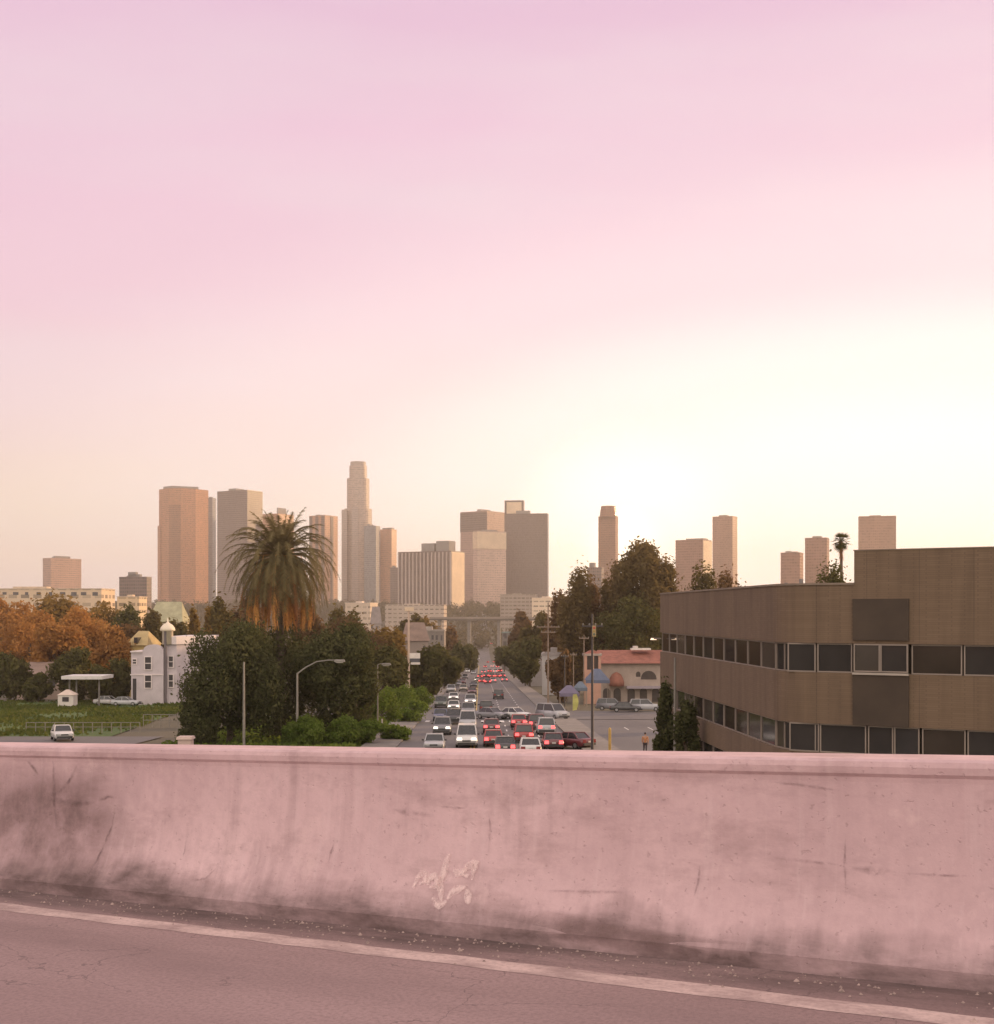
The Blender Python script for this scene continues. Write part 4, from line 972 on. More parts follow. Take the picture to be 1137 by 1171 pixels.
p1, p2 = B+d1*rc, B+d2*rc
for k in range(7):
    s_ = k/6; arc.append(p1*(1-s_)**2 + B*2*s_*(1-s_) + p2*s_**2)
back = [Vector((46, 74)), Vector((29, 99))]
outline = [A] + arc + [Cc] + back
def inset(poly, dd):
    n = len(poly); out = []
    ar = sum(poly[i].x*poly[(i+1) % n].y-poly[(i+1) % n].x*poly[i].y for i in range(n)); sg = 1 if ar > 0 else -1
    for i in range(n):
        a_, b_, c_ = poly[i-1], poly[i], poly[(i+1) % n]
        e1 = (b_-a_).normalized(); e2 = (c_-b_).normalized()
        n1 = Vector((-e1.y, e1.x))*sg; n2 = Vector((-e2.y, e2.x))*sg
        q = (n1+n2); q = q/q.length_squared*2 if q.length > .01 else n1
        out.append(b_+q*dd)
    return out
OB = thing('brown_office', 'long brown brick office with ribbon windows, its rounded corner at the right of the street', 'building', (13.9, 63, zroad(75)-.3))
ob = OB.location
def loc(poly): return [(p.x-ob.x, p.y-ob.y) for p in poly]
z_ = lambda zz: zz-ob.z
zr, zt = EYE+1.30, EYE+2.90
# walls in storey bands
for (a_, b_) in ((7.06, zr), (3.20, 5.65), (0.50, 1.80)):
    m = MB(); m.prism(loc(outline), z_(a_), z_(b_)); m.build('wall', BRICK, OB)
m = MB(); m.prism(loc(inset(outline, .62)), z_(-4.2), z_(7.05)); m.build('core', BDARK, OB)
def onBC(px):
    r_ = (px-CX)/F; s_ = (r_*B.y-B.x)/(d2.x-r_*d2.y); return B+d2*s_
def onAB(px):
    r_ = (px-CX)/F; s_ = (r_*B.y-B.x)/(d1.x-r_*d1.y); return B+d1*s_
nBC = Vector((d2.y, -d2.x)); nBC = nBC if nBC.y < 0 else -nBC
nAB = Vector((-abs(d1.y), d1.x*abs(d1.y)/d1.y if d1.y else 0)).normalized(); nAB = nAB if nAB.x < 0 else -nAB
# coping along the lower wing only
q0 = onBC(977); path = [back[1], A] + arc + [q0]
m = MB(); v = []
for i, p in enumerate(path):
    dd = (path[min(i+1, len(path)-1)]-path[max(i-1, 0)]).normalized(); nn = Vector((dd.y, -dd.x)); nn = nn if nn.dot(Vector((-.7, -.6))) > 0 or i == 0 else -nn
    a_, b_ = p+nn*.06, p-nn*.35
    v += [(a_.x-ob.x, a_.y-ob.y, z_(zr+.002)), (a_.x-ob.x, a_.y-ob.y, z_(zr+.10)), (b_.x-ob.x, b_.y-ob.y, z_(zr+.10)), (b_.x-ob.x, b_.y-ob.y, z_(zr+.002))]
fs = [(4*i+k, 4*i+(k+1) % 4, 4*(i+1)+(k+1) % 4, 4*(i+1)+k) for i in range(1, len(path)-1) for k in range(4)]
m.add(v, fs); m.build('coping', pl('brown_coping', (0.20, 0.155, 0.115), .8, .15, 1), OB)
# higher block over the bay
q0, q1 = onBC(977), Cc
tw = [q0, q1, q1+Vector((9, 14)), q0-nBC*14]
m = MB(); m.prism(loc(tw), z_(zr+.001), z_(zt)); m.build('upper_block', BRICK, OB)
tw2 = inset(tw, -.03); m = MB(); m.prism(loc(tw2), z_(zt+.001), z_(zt+.05)); m.build('coping', MATS['brown_coping'], OB)
# dark panels of the bay, proud of the brick
def panel(p, q, nrm, z0, z1, dout, thick, name, mat, parent=OB):
    e = [p+nrm*dout, q+nrm*dout, q+nrm*(dout-thick), p+nrm*(dout-thick)]
    m = MB(); m.prism(loc(e), z_(z0), z_(z1)); return m.build(name, mat, parent)
b0, b1 = onBC(976), onBC(1040)
zb = lambda py, p: EYE-(py-HOR)/F*p.y
panel(b0, b1, nBC, zb(732, b0), zb(685, b0), .12, .119, 'dark_panel', BDARK)
panel(b0, b1, nBC, 3.22, 5.60, .12, .119, 'dark_panel', BDARK)
panel(b0, b1, nBC, 5.60, 5.70, .20, .199, 'sill', pl('office_sill', (0.36, 0.31, 0.26), .6, .1, 1))
# windows: each opening a pane in its own frame
def window(p, q, nrm, z0, z1, out_=-.12, fr=.06, mat=OGL):
    e = (q-p).normalized()
    m = MB()
    for (a_, b_, za, zb_) in ((p, p+e*fr, z0, z1), (q-e*fr, q, z0, z1), (p+e*fr, q-e*fr, z0, z0+fr), (p+e*fr, q-e*fr, z1-fr, z1)):
        w4 = [a_+nrm*out_, b_+nrm*out_, b_+nrm*(out_-.14), a_+nrm*(out_-.14)]; m.prism(loc(w4), z_(za), z_(zb_))
    wf = m.build('window', OFR, OB)
    w4 = [p+e*fr+nrm*(out_-.05), q-e*fr+nrm*(out_-.05), q-e*fr+nrm*(out_-.09), p+e*fr+nrm*(out_-.09)]
    m = MB(); m.prism(loc(w4), z_(z0+fr), z_(z1-fr)); m.build('pane', GLZ[wr.choice((0, 0, 0, 1, 1, 2, 3))] if mat is OGL else mat, wf)
for (a_, b_) in ((900, 932), (934, 974), (1042, 1100), (1102, 1160), (1162, 1230)): window(onBC(a_), onBC(b_), nBC, 5.66, 7.05)
for (a_, b_) in ((977, 1007), (1007.5, 1039)): window(onBC(a_), onBC(b_), nBC, 5.73, 7.05, .10)
for (a_, b_) in ((902, 936), (937, 990), (992, 1021), (1022, 1051), (1054, 1104), (1106, 1165), (1167, 1230)): window(onBC(a_), onBC(b_), nBC, 1.81, 3.19)
L_ab = (A-p1).length; nw = 11
for k in range(nw):
    s0, s1 = k/nw, (k+1)/nw
    for (z0, z1) in ((5.66, 7.05), (1.81, 3.19), (-2.0, .49)):
        window(p1+d1*(L_ab*s0+.03), p1+d1*(L_ab*s1-.03), nAB, z0, z1)
for k in range(6):
    for (z0, z1) in ((5.66, 7.05), (1.81, 3.19)):
        pass
cv = [arc[0]+ (Vector((0,0))), arc[3], arc[6]]
for i in range(0, 6, 2):
    e = (arc[i+2]-arc[i]).normalized(); nn = Vector((e.y, -e.x)); nn = nn if nn.dot(Vector((-.7, -.7))) > 0 else -nn
    for (z0, z1) in ((5.66, 7.05), (1.81, 3.19)): window(arc[i], arc[i+2], nn, z0, z1, -.16)
for k in range(6):
    s0, s1 = rc+k*2.9, rc+(k+1)*2.9-.1
    window(B+d2*s0, B+d2*s1, nBC, -2.3, .49)
# roof plant
def roofbox(name, label, px, Y, w_, d_, h_, mat, z0):
    r = thing(name, label, 'roof unit', (X(px, Y), Y, z0)); m = MB(); m.box(-w_/2, w_/2, 0, d_, 0, h_); m.build('casing', mat, r, .02)
    m = MB(); m.tube([(w_*.2, d_*.5, h_), (w_*.2, d_*.5, h_+.35)], .12, 10); m.build('vent', ROOF, r)
WHT = pl('white_sheet_metal', (0.66, 0.60, 0.54), .4, .1, 2)
roofbox('roof_unit', 'small white roof unit at the edge of the brown roof', 898, 80, .8, .8, .18, WHT, zr+.002)
roofbox('roof_unit', 'dark roof unit beside the fan palm on the brown roof', 916, 74, .6, .8, .26, ROOF, zr+.002)
# wall lamp on the far corner
wl_ = thing('wall_lamp', 'small lit lamp on the far left corner of the brown building', 'lamp', (A.x-.02, A.y-.6, Zp(731, 94.4)))
m = MB(); m.box(-.55, 0, -.12, .12, .0, .10); m.build('arm', OFR, wl_)
m = MB(); m.frustum(-.55, 0, -.05, .08, .22, .12, .16, .08); m.build('lamp_head', lamp_mat('lamp_warm', (1.0, .72, .50), 1.2), wl_)

# ------------------------------------------------------------------ red roofed shops at the right
Y = 226.0; g = zroad(Y)-.1
rr0 = thing('red_roof_shops', 'cream arcade building with a red tiled roof across the car park', 'building', (X(715, Y), Y, g))
RX = lambda px: X(px, Y)-X(715, Y)
RZ = lambda py: Zp(py, Y)-g
CRW = pl('stucco_cream', (0.36, 0.29, 0.245), .85, .15, .6); RTILE = pl('red_tiles', (0.26, 0.10, 0.07), .85, .25, 1.2); RDK = pl('arch_shadow_glass', (0.07, 0.055, 0.05), .3, .2, 1)
m = MB(); m.box(RX(684), RX(775), 0, 12, 0, RZ(758)); m.build('wall', CRW, rr0)
m = MB(); m.add([(RX(682), -.9, RZ(758.5)), (RX(777), -.9, RZ(758.5)), (RX(777), 12.6, RZ(758.5)), (RX(682), 12.6, RZ(758.5)), (RX(686), 6, RZ(744.5)), (RX(773), 6, RZ(744.5))], [(0, 1, 5, 4), (2, 3, 4, 5), (1, 2, 5), (3, 0, 4), (3, 2, 1, 0)]); m.build('roof', RTILE, rr0)
def arch(cx, hw, ytop, ybot, name, mat, yy=-.05):
    pts = [(RX(cx-hw), RZ(ybot)), (RX(cx+hw), RZ(ybot))]; zc = RZ(ytop)-(RX(cx+hw)-RX(cx))
    for k in range(9): a_ = math.pi*k/8; r_ = RX(cx+hw)-RX(cx); pts.append((RX(cx)+r_*math.cos(a_), zc+r_*math.sin(a_)))
    n_ = len(pts); m = MB(); m.add([(p[0], yy, p[1]) for p in pts]+[(p[0], -.003, p[1]) for p in pts], [tuple(range(n_)), tuple(range(n_, 2*n_))[::-1]]+[((i+1) % n_, i, n_+i, n_+(i+1) % n_) for i in range(n_)]); return m.build(name, mat, rr0)
arch(742, 9, 767, 777, 'arched_window', RDK); arch(730, 2.6, 768, 774, 'arched_window', RDK); arch(764, 7, 768, 777, 'arched_window', RDK)
for px in (694, 706, 722, 736, 750):
    arch(px, 4.2, 787, 806, 'arched_door', RDK)
m = MB(); m.smooth = True; r_ = 9*Y/F
m.lathe(RX(705), -.2, [(r_, RZ(784.5)), (r_*.98, RZ(780)), (r_*.82, RZ(775)), (r_*.55, RZ(771)), (r_*.2, RZ(769)), (.02, RZ(768.5))], 18); m.build('domed_awning', pl('awning_rust', (0.27, 0.11, 0.075), .8, .2, 1), rr0)
m = MB(); m.box(RX(716), RX(757), -1.6, -.003, RZ(787), RZ(784.5)); m.build('canopy', pl('canopy_lilac', (0.33, 0.28, 0.31), .7, .15, 1), rr0)
m = MB(); m.box(RX(724), RX(747), 3, 5, RZ(744), RZ(742)); m.box(RX(727), RX(732), 3, 5, RZ(742), RZ(739.5)); m.build('roof_vent', WHT, rr0)
Y = 216.0; g = zroad(Y)-.1
bt = thing('bell_tower', 'short salmon coloured bell tower with square openings left of the red tiled roof', 'tower', (X(678, Y), Y, g))
TZ = lambda py: Zp(py, Y)-g
w2 = 9.5*Y/F; SAL = pl('salmon_stucco', (0.47, 0.27, 0.20), .85, .12, .8)
m = MB(); m.box(-w2, w2, 0, 2*w2, 0, TZ(766)); m.build('wall', SAL, bt)
for sx in (-1, 0, 1):
    m = MB(); m.box(sx*w2*.84-w2*.16, sx*w2*.84+w2*.16, 0, .5, TZ(766), TZ(750)); m.build('pillar', SAL, bt)
m = MB(); m.box(-w2, w2, .5, 2*w2, TZ(766), TZ(750)); m.build('belfry', RDK, bt)
m = MB(); m.box(-w2-.15, w2+.15, -.15, 2*w2+.15, TZ(750), TZ(747.5)); m.build('cornice', CRW, bt)
m = MB(); m.frustum(0, w2, TZ(747.5), TZ(744), w2*.9, w2*.9, w2*.3, w2*.3); m.build('roof', RTILE, bt)
# blue and violet market tents
def tent(name, label, px, Y, w_, d_, ztop, hdrop, col):
    g = zroad(Y); r = thing(name, label, 'tent', (X(px, Y), Y, g)); m_ = pl('tent_%02d%02d%02d' % tuple(int(v*99) for v in col), col, .7, .15, 1)
    m = MB(); m.frustum(0, 0, ztop-hdrop, ztop, w_/2, d_/2, w_*.12, d_*.12); m.build('canopy', m_, r)
    m = MB(); m.box(-w_/2, w_/2, -d_/2-.02, -d_/2+.02, ztop-hdrop-.5, ztop-hdrop-.002); m.build('valance', m_, r)
    for sx in (-1, 1):
        for sy in (-1, 1):
            m = MB(); m.tube([(sx*w_*.47, sy*d_*.47, 0), (sx*w_*.47, sy*d_*.47, ztop-hdrop)], .04, 6); m.build('leg', OFR, r)
tent('market_tent', 'wide blue tent in front of the salmon bell tower', 683, 205, 3.8, 3, 5.9, 1.7, (0.10, 0.12, 0.18))
tent('market_tent', 'violet tent beside the crossing, leftmost of the tents', 651, 196, 3.0, 2.6, 3.5, 1.1, (0.14, 0.12, 0.18))
tent('market_tent', 'small blue tent between the violet and the wide blue one', 664, 200, 2.0, 2.2, 4.0, .9, (0.11, 0.14, 0.18))
# yellow feather flag by the kerb
Y = 178.0; p = Vector((X(655, Y), Y, zroad(Y)))
fl = thing('feather_flag', 'yellow green feather flag standing at the street corner', 'flag', p)
m = MB(); m.tube([(0, 0, 0), (0, 0, 2.4), (.25, 0, 2.9)], .025, 6); m.build('pole', OFR, fl)
m = MB(); n_ = 8; v = []
for k in range(n_+1):
    z = .5+2.2*k/n_; wv = .06*math.sin(k*1.3); wd = .55+.25*math.sin(math.pi*k/n_)
    v += [(.02, wv*.3, z), (wd, wv, z+.1)]
m.add(v, [(2*i, 2*i+1, 2*i+3, 2*i+2) for i in range(n_)]); m.build('cloth', pl('flag_yellow', (0.42, 0.40, 0.12), .7, .1, 2), fl)

# ------------------------------------------------------------------ poles, lamps, signs
GALV = pl('galvanised_steel', (0.21, 0.19, 0.165), .55, .15, 1.5); DKPOLE = pl('dark_pole', (0.055, 0.045, 0.045), .6, .2, 1.5); WOOD = pl('pole_wood', (0.24, 0.175, 0.13), .9, .25, 1.5)
def lamp_post(label, px, ytop, Y, arm=None, mat=GALV, r=.11, name='street_lamp'):
    g = zroad(Y)-.1; h = Zp(ytop, Y)-g; rt = thing(name, label, 'street lamp', (X(px, Y), Y, g), 0)
    m = MB(); m.tube([(0, 0, 0), (0, 0, h*.5), (0, 0, h)], [r*1.25, r, r*.75], 10); m.build('pole', mat, rt)
    m = MB(); m.lathe(0, 0, [(r*2.2, 0), (r*2.2, .35), (r*1.5, .45)], 10); m.build('base', mat, rt)
    if arm:
        ax = X(arm[0], Y)-X(px, Y); az = Zp(arm[1], Y)-g
        m = MB(); m.tube([(0, 0, h-.05), (ax*.22, 0, h+(az-h)*.45), (ax*.5, 0, h+(az-h)*.88), (ax*.8, 0, az), (ax, 0, az)], [r*.7, r*.6, r*.5, r*.45, r*.4], 8); m.build('arm', mat, rt)
        m = MB(); s_ = 1 if ax > 0 else -1
        m.frustum(ax+s_*.35, 0, az-.16, az+.06, .50, .17, .42, .12); hd = m.build('lamp_head', GALV, rt, .03)
        m = MB(); m.frustum(ax+s_*.35, 0, az-.24, az-.161, .30, .10, .38, .13); m.build('lens', pl('lamp_lens', (0.5, 0.46, 0.40), .2, .1, 3), hd)
    return rt
lamp_post('grey street lamp with a long curved arm in front of the dark trees', 340, 770, 116, (384, 755))
lamp_post('straight grey lamp post left of the one with the curved arm', 279, 757, 114)
lamp_post('thin grey post among the green shrubs', 432, 760, 135, (438, 759), r=.07)
lamp_post('grey lamp post in front of the brown building', 772, 752, 84, r=.085)
def util_pole(label, px, ytop, Y, mat, arms, r=.16):
    g = zroad(Y)-.1; h = Zp(ytop, Y)-g; rt = thing('utility_pole', label, 'pole', (X(px, Y), Y, g))
    m = MB(); m.tube([(0, 0, 0), (0, 0, h)], [r, r*.65], 10); m.build('pole', mat, rt)
    for (py, hw_) in arms:
        z = Zp(py, Y)-g; m = MB(); m.box(-hw_, hw_, -r-.12, -r*.5, z-.07, z+.07); ca = m.build('crossarm', mat, rt)
        for k in range(4):
            m = MB(); xx = -hw_*.9+k*hw_*.6; m.lathe(xx, -r-.05, [(.04, z+.07), (.06, z+.16), (.03, z+.26)], 8); m.build('insulator', GALV, ca)
    return rt
util_pole('tall pale utility pole with a crossarm at the right kerb', 627, 689, 212, WOOD, [(717, 1.9), (723, 1.2)])
util_pole('dark utility pole nearest the car park, rising from the parapet edge', 677.5, 702, 112, DKPOLE, [(716, .9)], .13)
util_pole('thin dark pole left of the bell tower', 646, 748, 205, DKPOLE, [(751, .6)], .12)
util_pole('short pale pole beside the tents', 656, 746, 210, WOOD, [(749, .5)], .10)
util_pole('slim wooden pole in front of the red brown tree', 668, 726, 208, WOOD, [(730, .8)], .12)
# signal heads on the dark pole
Y = 111.6
sg = thing('traffic_signal', 'traffic signal head fixed high on the dark utility pole', 'traffic light', (X(679.5, Y), Y, Zp(728, Y)))
m = MB(); m.box(-.16, .16, -.12, .12, 0, .95); m.build('housing', pl('signal_yellow', (0.34, 0.25, 0.12), .6, .1, 2), sg, .02)
for k, cc in enumerate(((.10, .12, .08), (.30, .20, .05), (.40, .06, .04))):
    m = MB(); m.lathe(0, 0, [(.10, -.02), (.11, .0), (.02, .03)], 12); o = m.build('signal_lens', pl('signal_%d' % k, cc, .3, .1, 3), sg); o.rotation_euler = (R(90), 0, 0); o.location = (0, -.121, .2+.28*k)
# tall sign mast at the left of the street
Y = 226.0; g = zroad(Y)-.1
sm = thing('sign_mast', 'tall pale mast with white sign boxes and a bright head beside the street trees', 'sign', (X(467.5, Y), Y, g))
m = MB(); m.tube([(0, 0, 0), (0, 0, Zp(697, Y)-g)], [.26, .17], 10); m.build('mast', pl('mast_peach', (0.50, 0.37, 0.28), .6, .1, 1), sm)
m = MB(); m.box(-.7, .9, -.3, .3, Zp(699, Y)-g, Zp(694.5, Y)-g); m.build('mast_head', CREAM, sm, .05)
m = MB(); m.box(.15, 2.0, -.2, .2, Zp(753, Y)-g, Zp(747, Y)-g); m.build('sign_box', WHT, sm, .03)
m = MB(); m.box(.15, 2.0, -.2, .2, Zp(760, Y)-g, Zp(757.5, Y)-g); m.build('sign_box', WHT, sm, .03)
m = MB(); m.box(.2, 1.9, -.16, .16, Zp(757.4, Y)-g, Zp(753.1, Y)-g); m.build('sign_box', pl('sign_dark', (0.08, 0.08, 0.09), .4, .1, 2), sm)
Y = 222.0; g = zroad(Y)-.1
ys_ = thing('arrow_sign', 'mustard yellow arrow shaped sign board left of the tall mast', 'sign', (X(456, Y), Y, g))
zc = Zp(759, Y)-g
m = MB(); pts = [(-1.3, .75), (1.15, .75), (1.15, -.95), (.2, -.75), (-1.3, .1)]
m.add([(p[0], 0, zc+p[1]) for p in pts]+[(p[0], .2, zc+p[1]) for p in pts], [tuple(range(5))[::-1], tuple(range(5, 10))]+[(i, (i+1) % 5, 5+(i+1) % 5, 5+i) for i in range(5)]); m.build('board', pl('mustard_board', (0.47, 0.29, 0.08), .6, .1, 1), ys_)
m = MB(); m.tube([(.8, .1, 0), (.8, .1, zc-.8)], .09, 8); m.build('post', GALV, ys_)
# bollards, posts, small fence
def bollard(name, label, px, py0, py1, mat, r=.09, group=None, cat='bollard', dy=0):
    p = gnd(px, py1); h = (py1-py0)*p.y/F; rt = thing(name, label, cat, p, 0, group)
    m = MB(); m.lathe(0, 0, [(r, 0), (r, h*.92), (r*.8, h*.97), (r*.3, h)], 12); m.build('post', mat, rt)
    m = MB(); m.lathe(0, 0, [(r*1.5, 0), (r*1.5, .06), (r*1.05, .1)], 12); m.build('base', mat, rt)
bollard('bollard', 'left one of two short pale bollards in the shrubs', 427, 822, 840, pl('pale_post', (0.46, 0.42, 0.38), .7, .1, 2), .08, 'pale bollards in the shrubs')
bollard('bollard', 'right one of two short pale bollards in the shrubs', 437, 822, 841, MATS['pale_post'], .08, 'pale bollards in the shrubs')
bollard('bollard', 'tall yellow post in the car park by the parapet', 697.5, 832, 862, pl('yellow_post', (0.45, 0.29, 0.08), .6, .15, 2), .12)
Y = 100.0; g = zroad(Y)
cpst = thing('stone_pillar', 'pale square pillar peeping over the parapet at the left', 'pillar', (X(212.5, 60), 60, zroad(60)))
hh = Zp(842, 60)-zroad(60)
m = MB(); m.box(-.30, .30, -.3, .3, 0, hh-.12); m.build('shaft', pl('pillar_peach', (0.50, 0.38, 0.33), .85, .1, 2), cpst)
m = MB(); m.frustum(0, 0, hh-.12, hh, .37, .37, .33, .33); m.build('cap', MATS['pillar_peach'], cpst)
def fence(label, px0, px1, py, h, n, mat):
    a_, b_ = gnd(px0, py), gnd(px1, py); rt = thing('rail_fence', label, 'fence', a_)
    d = b_-a_
    for k in range(n+1):
        q = d*(k/n); m = MB(); m.tube([q, q+Vector((0, 0, h))], .05, 6); m.build('post', mat, rt)
    for zz in (h*.55, h*.98): 
        m = MB(); m.tube([Vector((0, 0, zz)), d+Vector((0, 0, zz))], .035, 6); m.build('rail', mat, rt)
fence('thin pale rail fence on the grass right of the field', 164, 204, 832, 1.5, 4, GALV)
fence('long grey rail fence between the field and the access road', 30, 160, 838, 1.1, 12, GALV)
# ------------------------------------------------------------------ vehicles
TYRE = pl('tyre_rubber', (0.025, 0.024, 0.024), .9, .1, 5); RIM = pl('wheel_rim', (0.32, 0.31, 0.31), .35, .1, 5, .6)
CGL = pl('car_glass', (0.022, 0.022, 0.026), .08, .2, 2, spec=.7); TRIM = pl('black_trim', (0.04, 0.038, 0.038), .6, .2, 3); PLATE = pl('number_plate', (0.55, 0.52, 0.48), .5, .1, 5)
HL_ON = lamp_mat('headlight_lit', (1.0, .93, .82), 1.7); HL_OFF = pl('headlight_off', (0.42, 0.41, 0.40), .2, .1, 5)
TL_ON = lamp_mat('brake_light_lit', (1.0, .10, .10), 2.2); TL_OFF = pl('tail_light_off', (0.22, 0.02, 0.02), .25, .1, 5)
def paint(name, col):
    k = 'car_paint_'+name
    if k in MATS: return MATS[k]
    t = NT(k); f = t.noise(2.0, 4)
    p = t.pbsdf(t.mix(f, mul(col, .85), mul(col, 1.1)), .32); p.inputs['Coat Weight'].default_value = .5; p.inputs['Coat Roughness'].default_value = .1
    MATS[k] = t.m; return t.m
PAINT = dict(white=paint('white', (0.62, 0.60, 0.58)), silver=paint('silver', (0.40, 0.40, 0.41)), grey=paint('grey', (0.20, 0.20, 0.21)), black=paint('black', (0.035, 0.034, 0.036)),
             red=paint('red', (0.34, 0.035, 0.035)), blue=paint('blue', (0.07, 0.09, 0.17)), maroon=paint('maroon', (0.14, 0.03, 0.035)), beige=paint('beige', (0.42, 0.36, 0.28)), green=paint('green', (0.07, 0.09, 0.07)))
# side shapes: (y along the car, front at -y ; z), lower body then glasshouse
KIND = dict(
 sedan=dict(L=4.6, W=1.80, belt=.92, roof=1.45, hood=.88, deck=.96, gl=(-.95, -.25, 1.05, 1.65)),
 suv=dict(L=4.7, W=1.90, belt=1.08, roof=1.75, hood=1.02, deck=1.08, gl=(-1.05, -.40, 1.95, 2.22)),
 van=dict(L=5.0, W=1.96, belt=1.12, roof=1.98, hood=1.05, deck=1.12, gl=(-1.55, -.75, 2.25, 2.42)),
 pickup=dict(L=5.4, W=1.95, belt=1.08, roof=1.80, hood=1.05, deck=1.06, gl=(-1.0, -.4, .75, .95)))
def car_meshes(kd):
    k = KIND[kd]; Lh = k['L']/2; W = k['W']/2; out = {}
    zb = .24
    # lower body: rings across the length
    st = [(-Lh, .50, .62, .86), (-Lh+.12, .32, k['hood']-.14, .94), (-Lh+.55, zb, k['hood']-.03, 1.0), (k['gl'][0], zb, k['belt'], 1.0), (0, zb, k['belt'], 1.0), (k['gl'][3] if kd != 'pickup' else k['gl'][3], zb, k['belt'], 1.0), (Lh-.35, zb, k['deck'], .99), (Lh-.08, .32, k['deck']-.05, .95), (Lh, .48, k['deck']-.20, .88)]
    m = MB(); m.smooth = True; v = []
    for (y, z0, z1, ws) in st:
        w_ = W*ws; zm = z0+(z1-z0)*.62
        v += [(-w_*.90, y, z0), (-w_, y, z0+.12), (-w_, y, zm), (-w_*.93, y, z1-.03), (-w_*.80, y, z1), (0, y, z1+.015), (w_*.80, y, z1), (w_*.93, y, z1-.03), (w_, y, zm), (w_, y, z0+.12), (w_*.90, y, z0)]
    n = 11; fs = []
    for i in range(len(st)-1):
        for j in range(n-1): fs.append((i*n+j, i*n+j+1, (i+1)*n+j+1, (i+1)*n+j))
        fs.append((i*n+n-1, i*n, (i+1)*n, (i+1)*n+n-1))
    fs += [tuple(range(n))[::-1], tuple(range((len(st)-1)*n, len(st)*n))]
    m.add(v, fs)
    # roof skin and pillars
    g0, g1, g2, g3 = k['gl']; zr_ = k['roof']; zbl = k['belt']-.02; tw = W*.78
    m.smooth = False
    m.box(-tw, tw, g1, g2, zr_-.05, zr_)
    def pil(a, b, r=.045):
        m.tube([a, b], r, 4)
    for sx in (-1, 1):
        pil((sx*W*.90, g0, zbl), (sx*tw*.97, g1, zr_-.03)); pil((sx*W*.92, (g1+g2)/2, zbl), (sx*tw*.99, (g1+g2)/2, zr_-.04)); pil((sx*W*.90, g3, zbl), (sx*tw*.97, g2, zr_-.03), .06)
    if kd == 'pickup':
        m.box(-W*.95, -W*.86, g3+.05, Lh-.1, k['deck']-.1, k['deck']+.10); m.box(W*.86, W*.95, g3+.05, Lh-.1, k['deck']-.1, k['deck']+.10)
    out['body'] = m
    # glass: four separate panes
    q = lambda pts: MB().add(pts, [(0, 1, 2, 3)] if True else [])
    def pane(pts):
        c = sum((Vector(p) for p in pts), Vector())/4; inn = [Vector(p).lerp(c, .03) for p in pts]; return MB().add(inn, [(0, 1, 2, 3)])
    gl = MB()
    gl.frustum  # noqa
    out['windscreen'] = pane([(-W*.86, g0+.02, zbl), (W*.86, g0+.02, zbl), (tw*.93, g1, zr_-.06), (-tw*.93, g1, zr_-.06)])
    out['rear_window'] = pane([(W*.86, g3-.02, zbl), (-W*.86, g3-.02, zbl), (-tw*.93, g2, zr_-.06), (tw*.93, g2, zr_-.06)])
    for sx in (-1, 1):
        out['side_window', sx] = pane([(sx*W*.91, g0+.1, zbl), (sx*W*.91, g3-.1, zbl), (sx*tw*.98, g2-.03, zr_-.06), (sx*tw*.98, g1+.03, zr_-.06)])
    return out
def set_slot(o, mat):
    if not o.data.materials: o.data.materials.append(mat)
    o.material_slots[0].link = 'OBJECT'; o.material_slots[0].material = mat
PROTO = {}
def car_proto(kd):
    if kd in PROTO: return PROTO[kd]
    k = KIND[kd]; Lh = k['L']/2; W = k['W']/2; P = []
    ms = car_meshes(kd)
    P.append(('body', ms['body'].mesh('body', PAINT['silver']), (0, 0, 0), 'body', None))
    P.append(('windscreen', ms['windscreen'].mesh('windscreen', CGL), (0, 0, 0), None, None)); P.append(('rear_window', ms['rear_window'].mesh('rear_window', CGL), (0, 0, 0), None, None))
    for sx in (-1, 1): P.append(('side_window', ms['side_window', sx].mesh('side_window', CGL), (0, 0, 0), None, None))
    hl = MB().frustum(0, 0, -.10, .10, .24, .05, .20, .04).mesh('headlight', HL_OFF); tl = MB().frustum(0, 0, -.14, .14, .20, .04, .17, .03).mesh('tail_light', TL_OFF)
    for sx in (-1, 1):
        P.append(('headlight', hl, (sx*W*.66, -Lh+.06, k['hood']-.24), 'hl', None)); P.append(('tail_light', tl, (sx*W*.70, Lh-.03, k['deck']-.24), 'tl', None))
    bm_f = MB().box(-W*.80, W*.80, -Lh-.05, -Lh+.2, .28, .50).mesh('bumper', TRIM); bm_r = MB().box(-W*.84, W*.84, Lh-.2, Lh+.05, .34, .56).mesh('bumper', TRIM)
    P.append(('bumper', bm_f, (0, 0, 0), None, None)); P.append(('bumper', bm_r, (0, 0, 0), None, None))
    P.append(('grille', MB().box(-W*.38, W*.38, -Lh-.012, -Lh+.1, .56, .70).mesh('grille', TRIM), (0, 0, 0), None, None))
    P.append(('number_plate', MB().box(-.17, .17, Lh-.10, Lh+.012, .60, .74).mesh('number_plate', PLATE), (0, 0, 0), None, None))
    mi = MB().box(-.10, .10, -.06, .06, -.07, .07).mesh('wing_mirror', TRIM)
    wh = MB(); wh.tube([(-.10, 0, 0), (.10, 0, 0)], .33, 14); wm = wh.mesh('wheel', TYRE); ri = MB(); ri.tube([(-.105, 0, 0), (.105, 0, 0)], .20, 10); rm = ri.mesh('rim', RIM)
    for sx in (-1, 1):
        P.append(('wing_mirror', mi, (sx*(W+.08), k['gl'][0]+.15, k['belt']+.06), None, None))
        for yy in (-Lh+.85, Lh-.95): P.append(('wheel', wm, (sx*(W-.10), yy, .33), None, ('rim', rm)))
    PROTO[kd] = P; return P
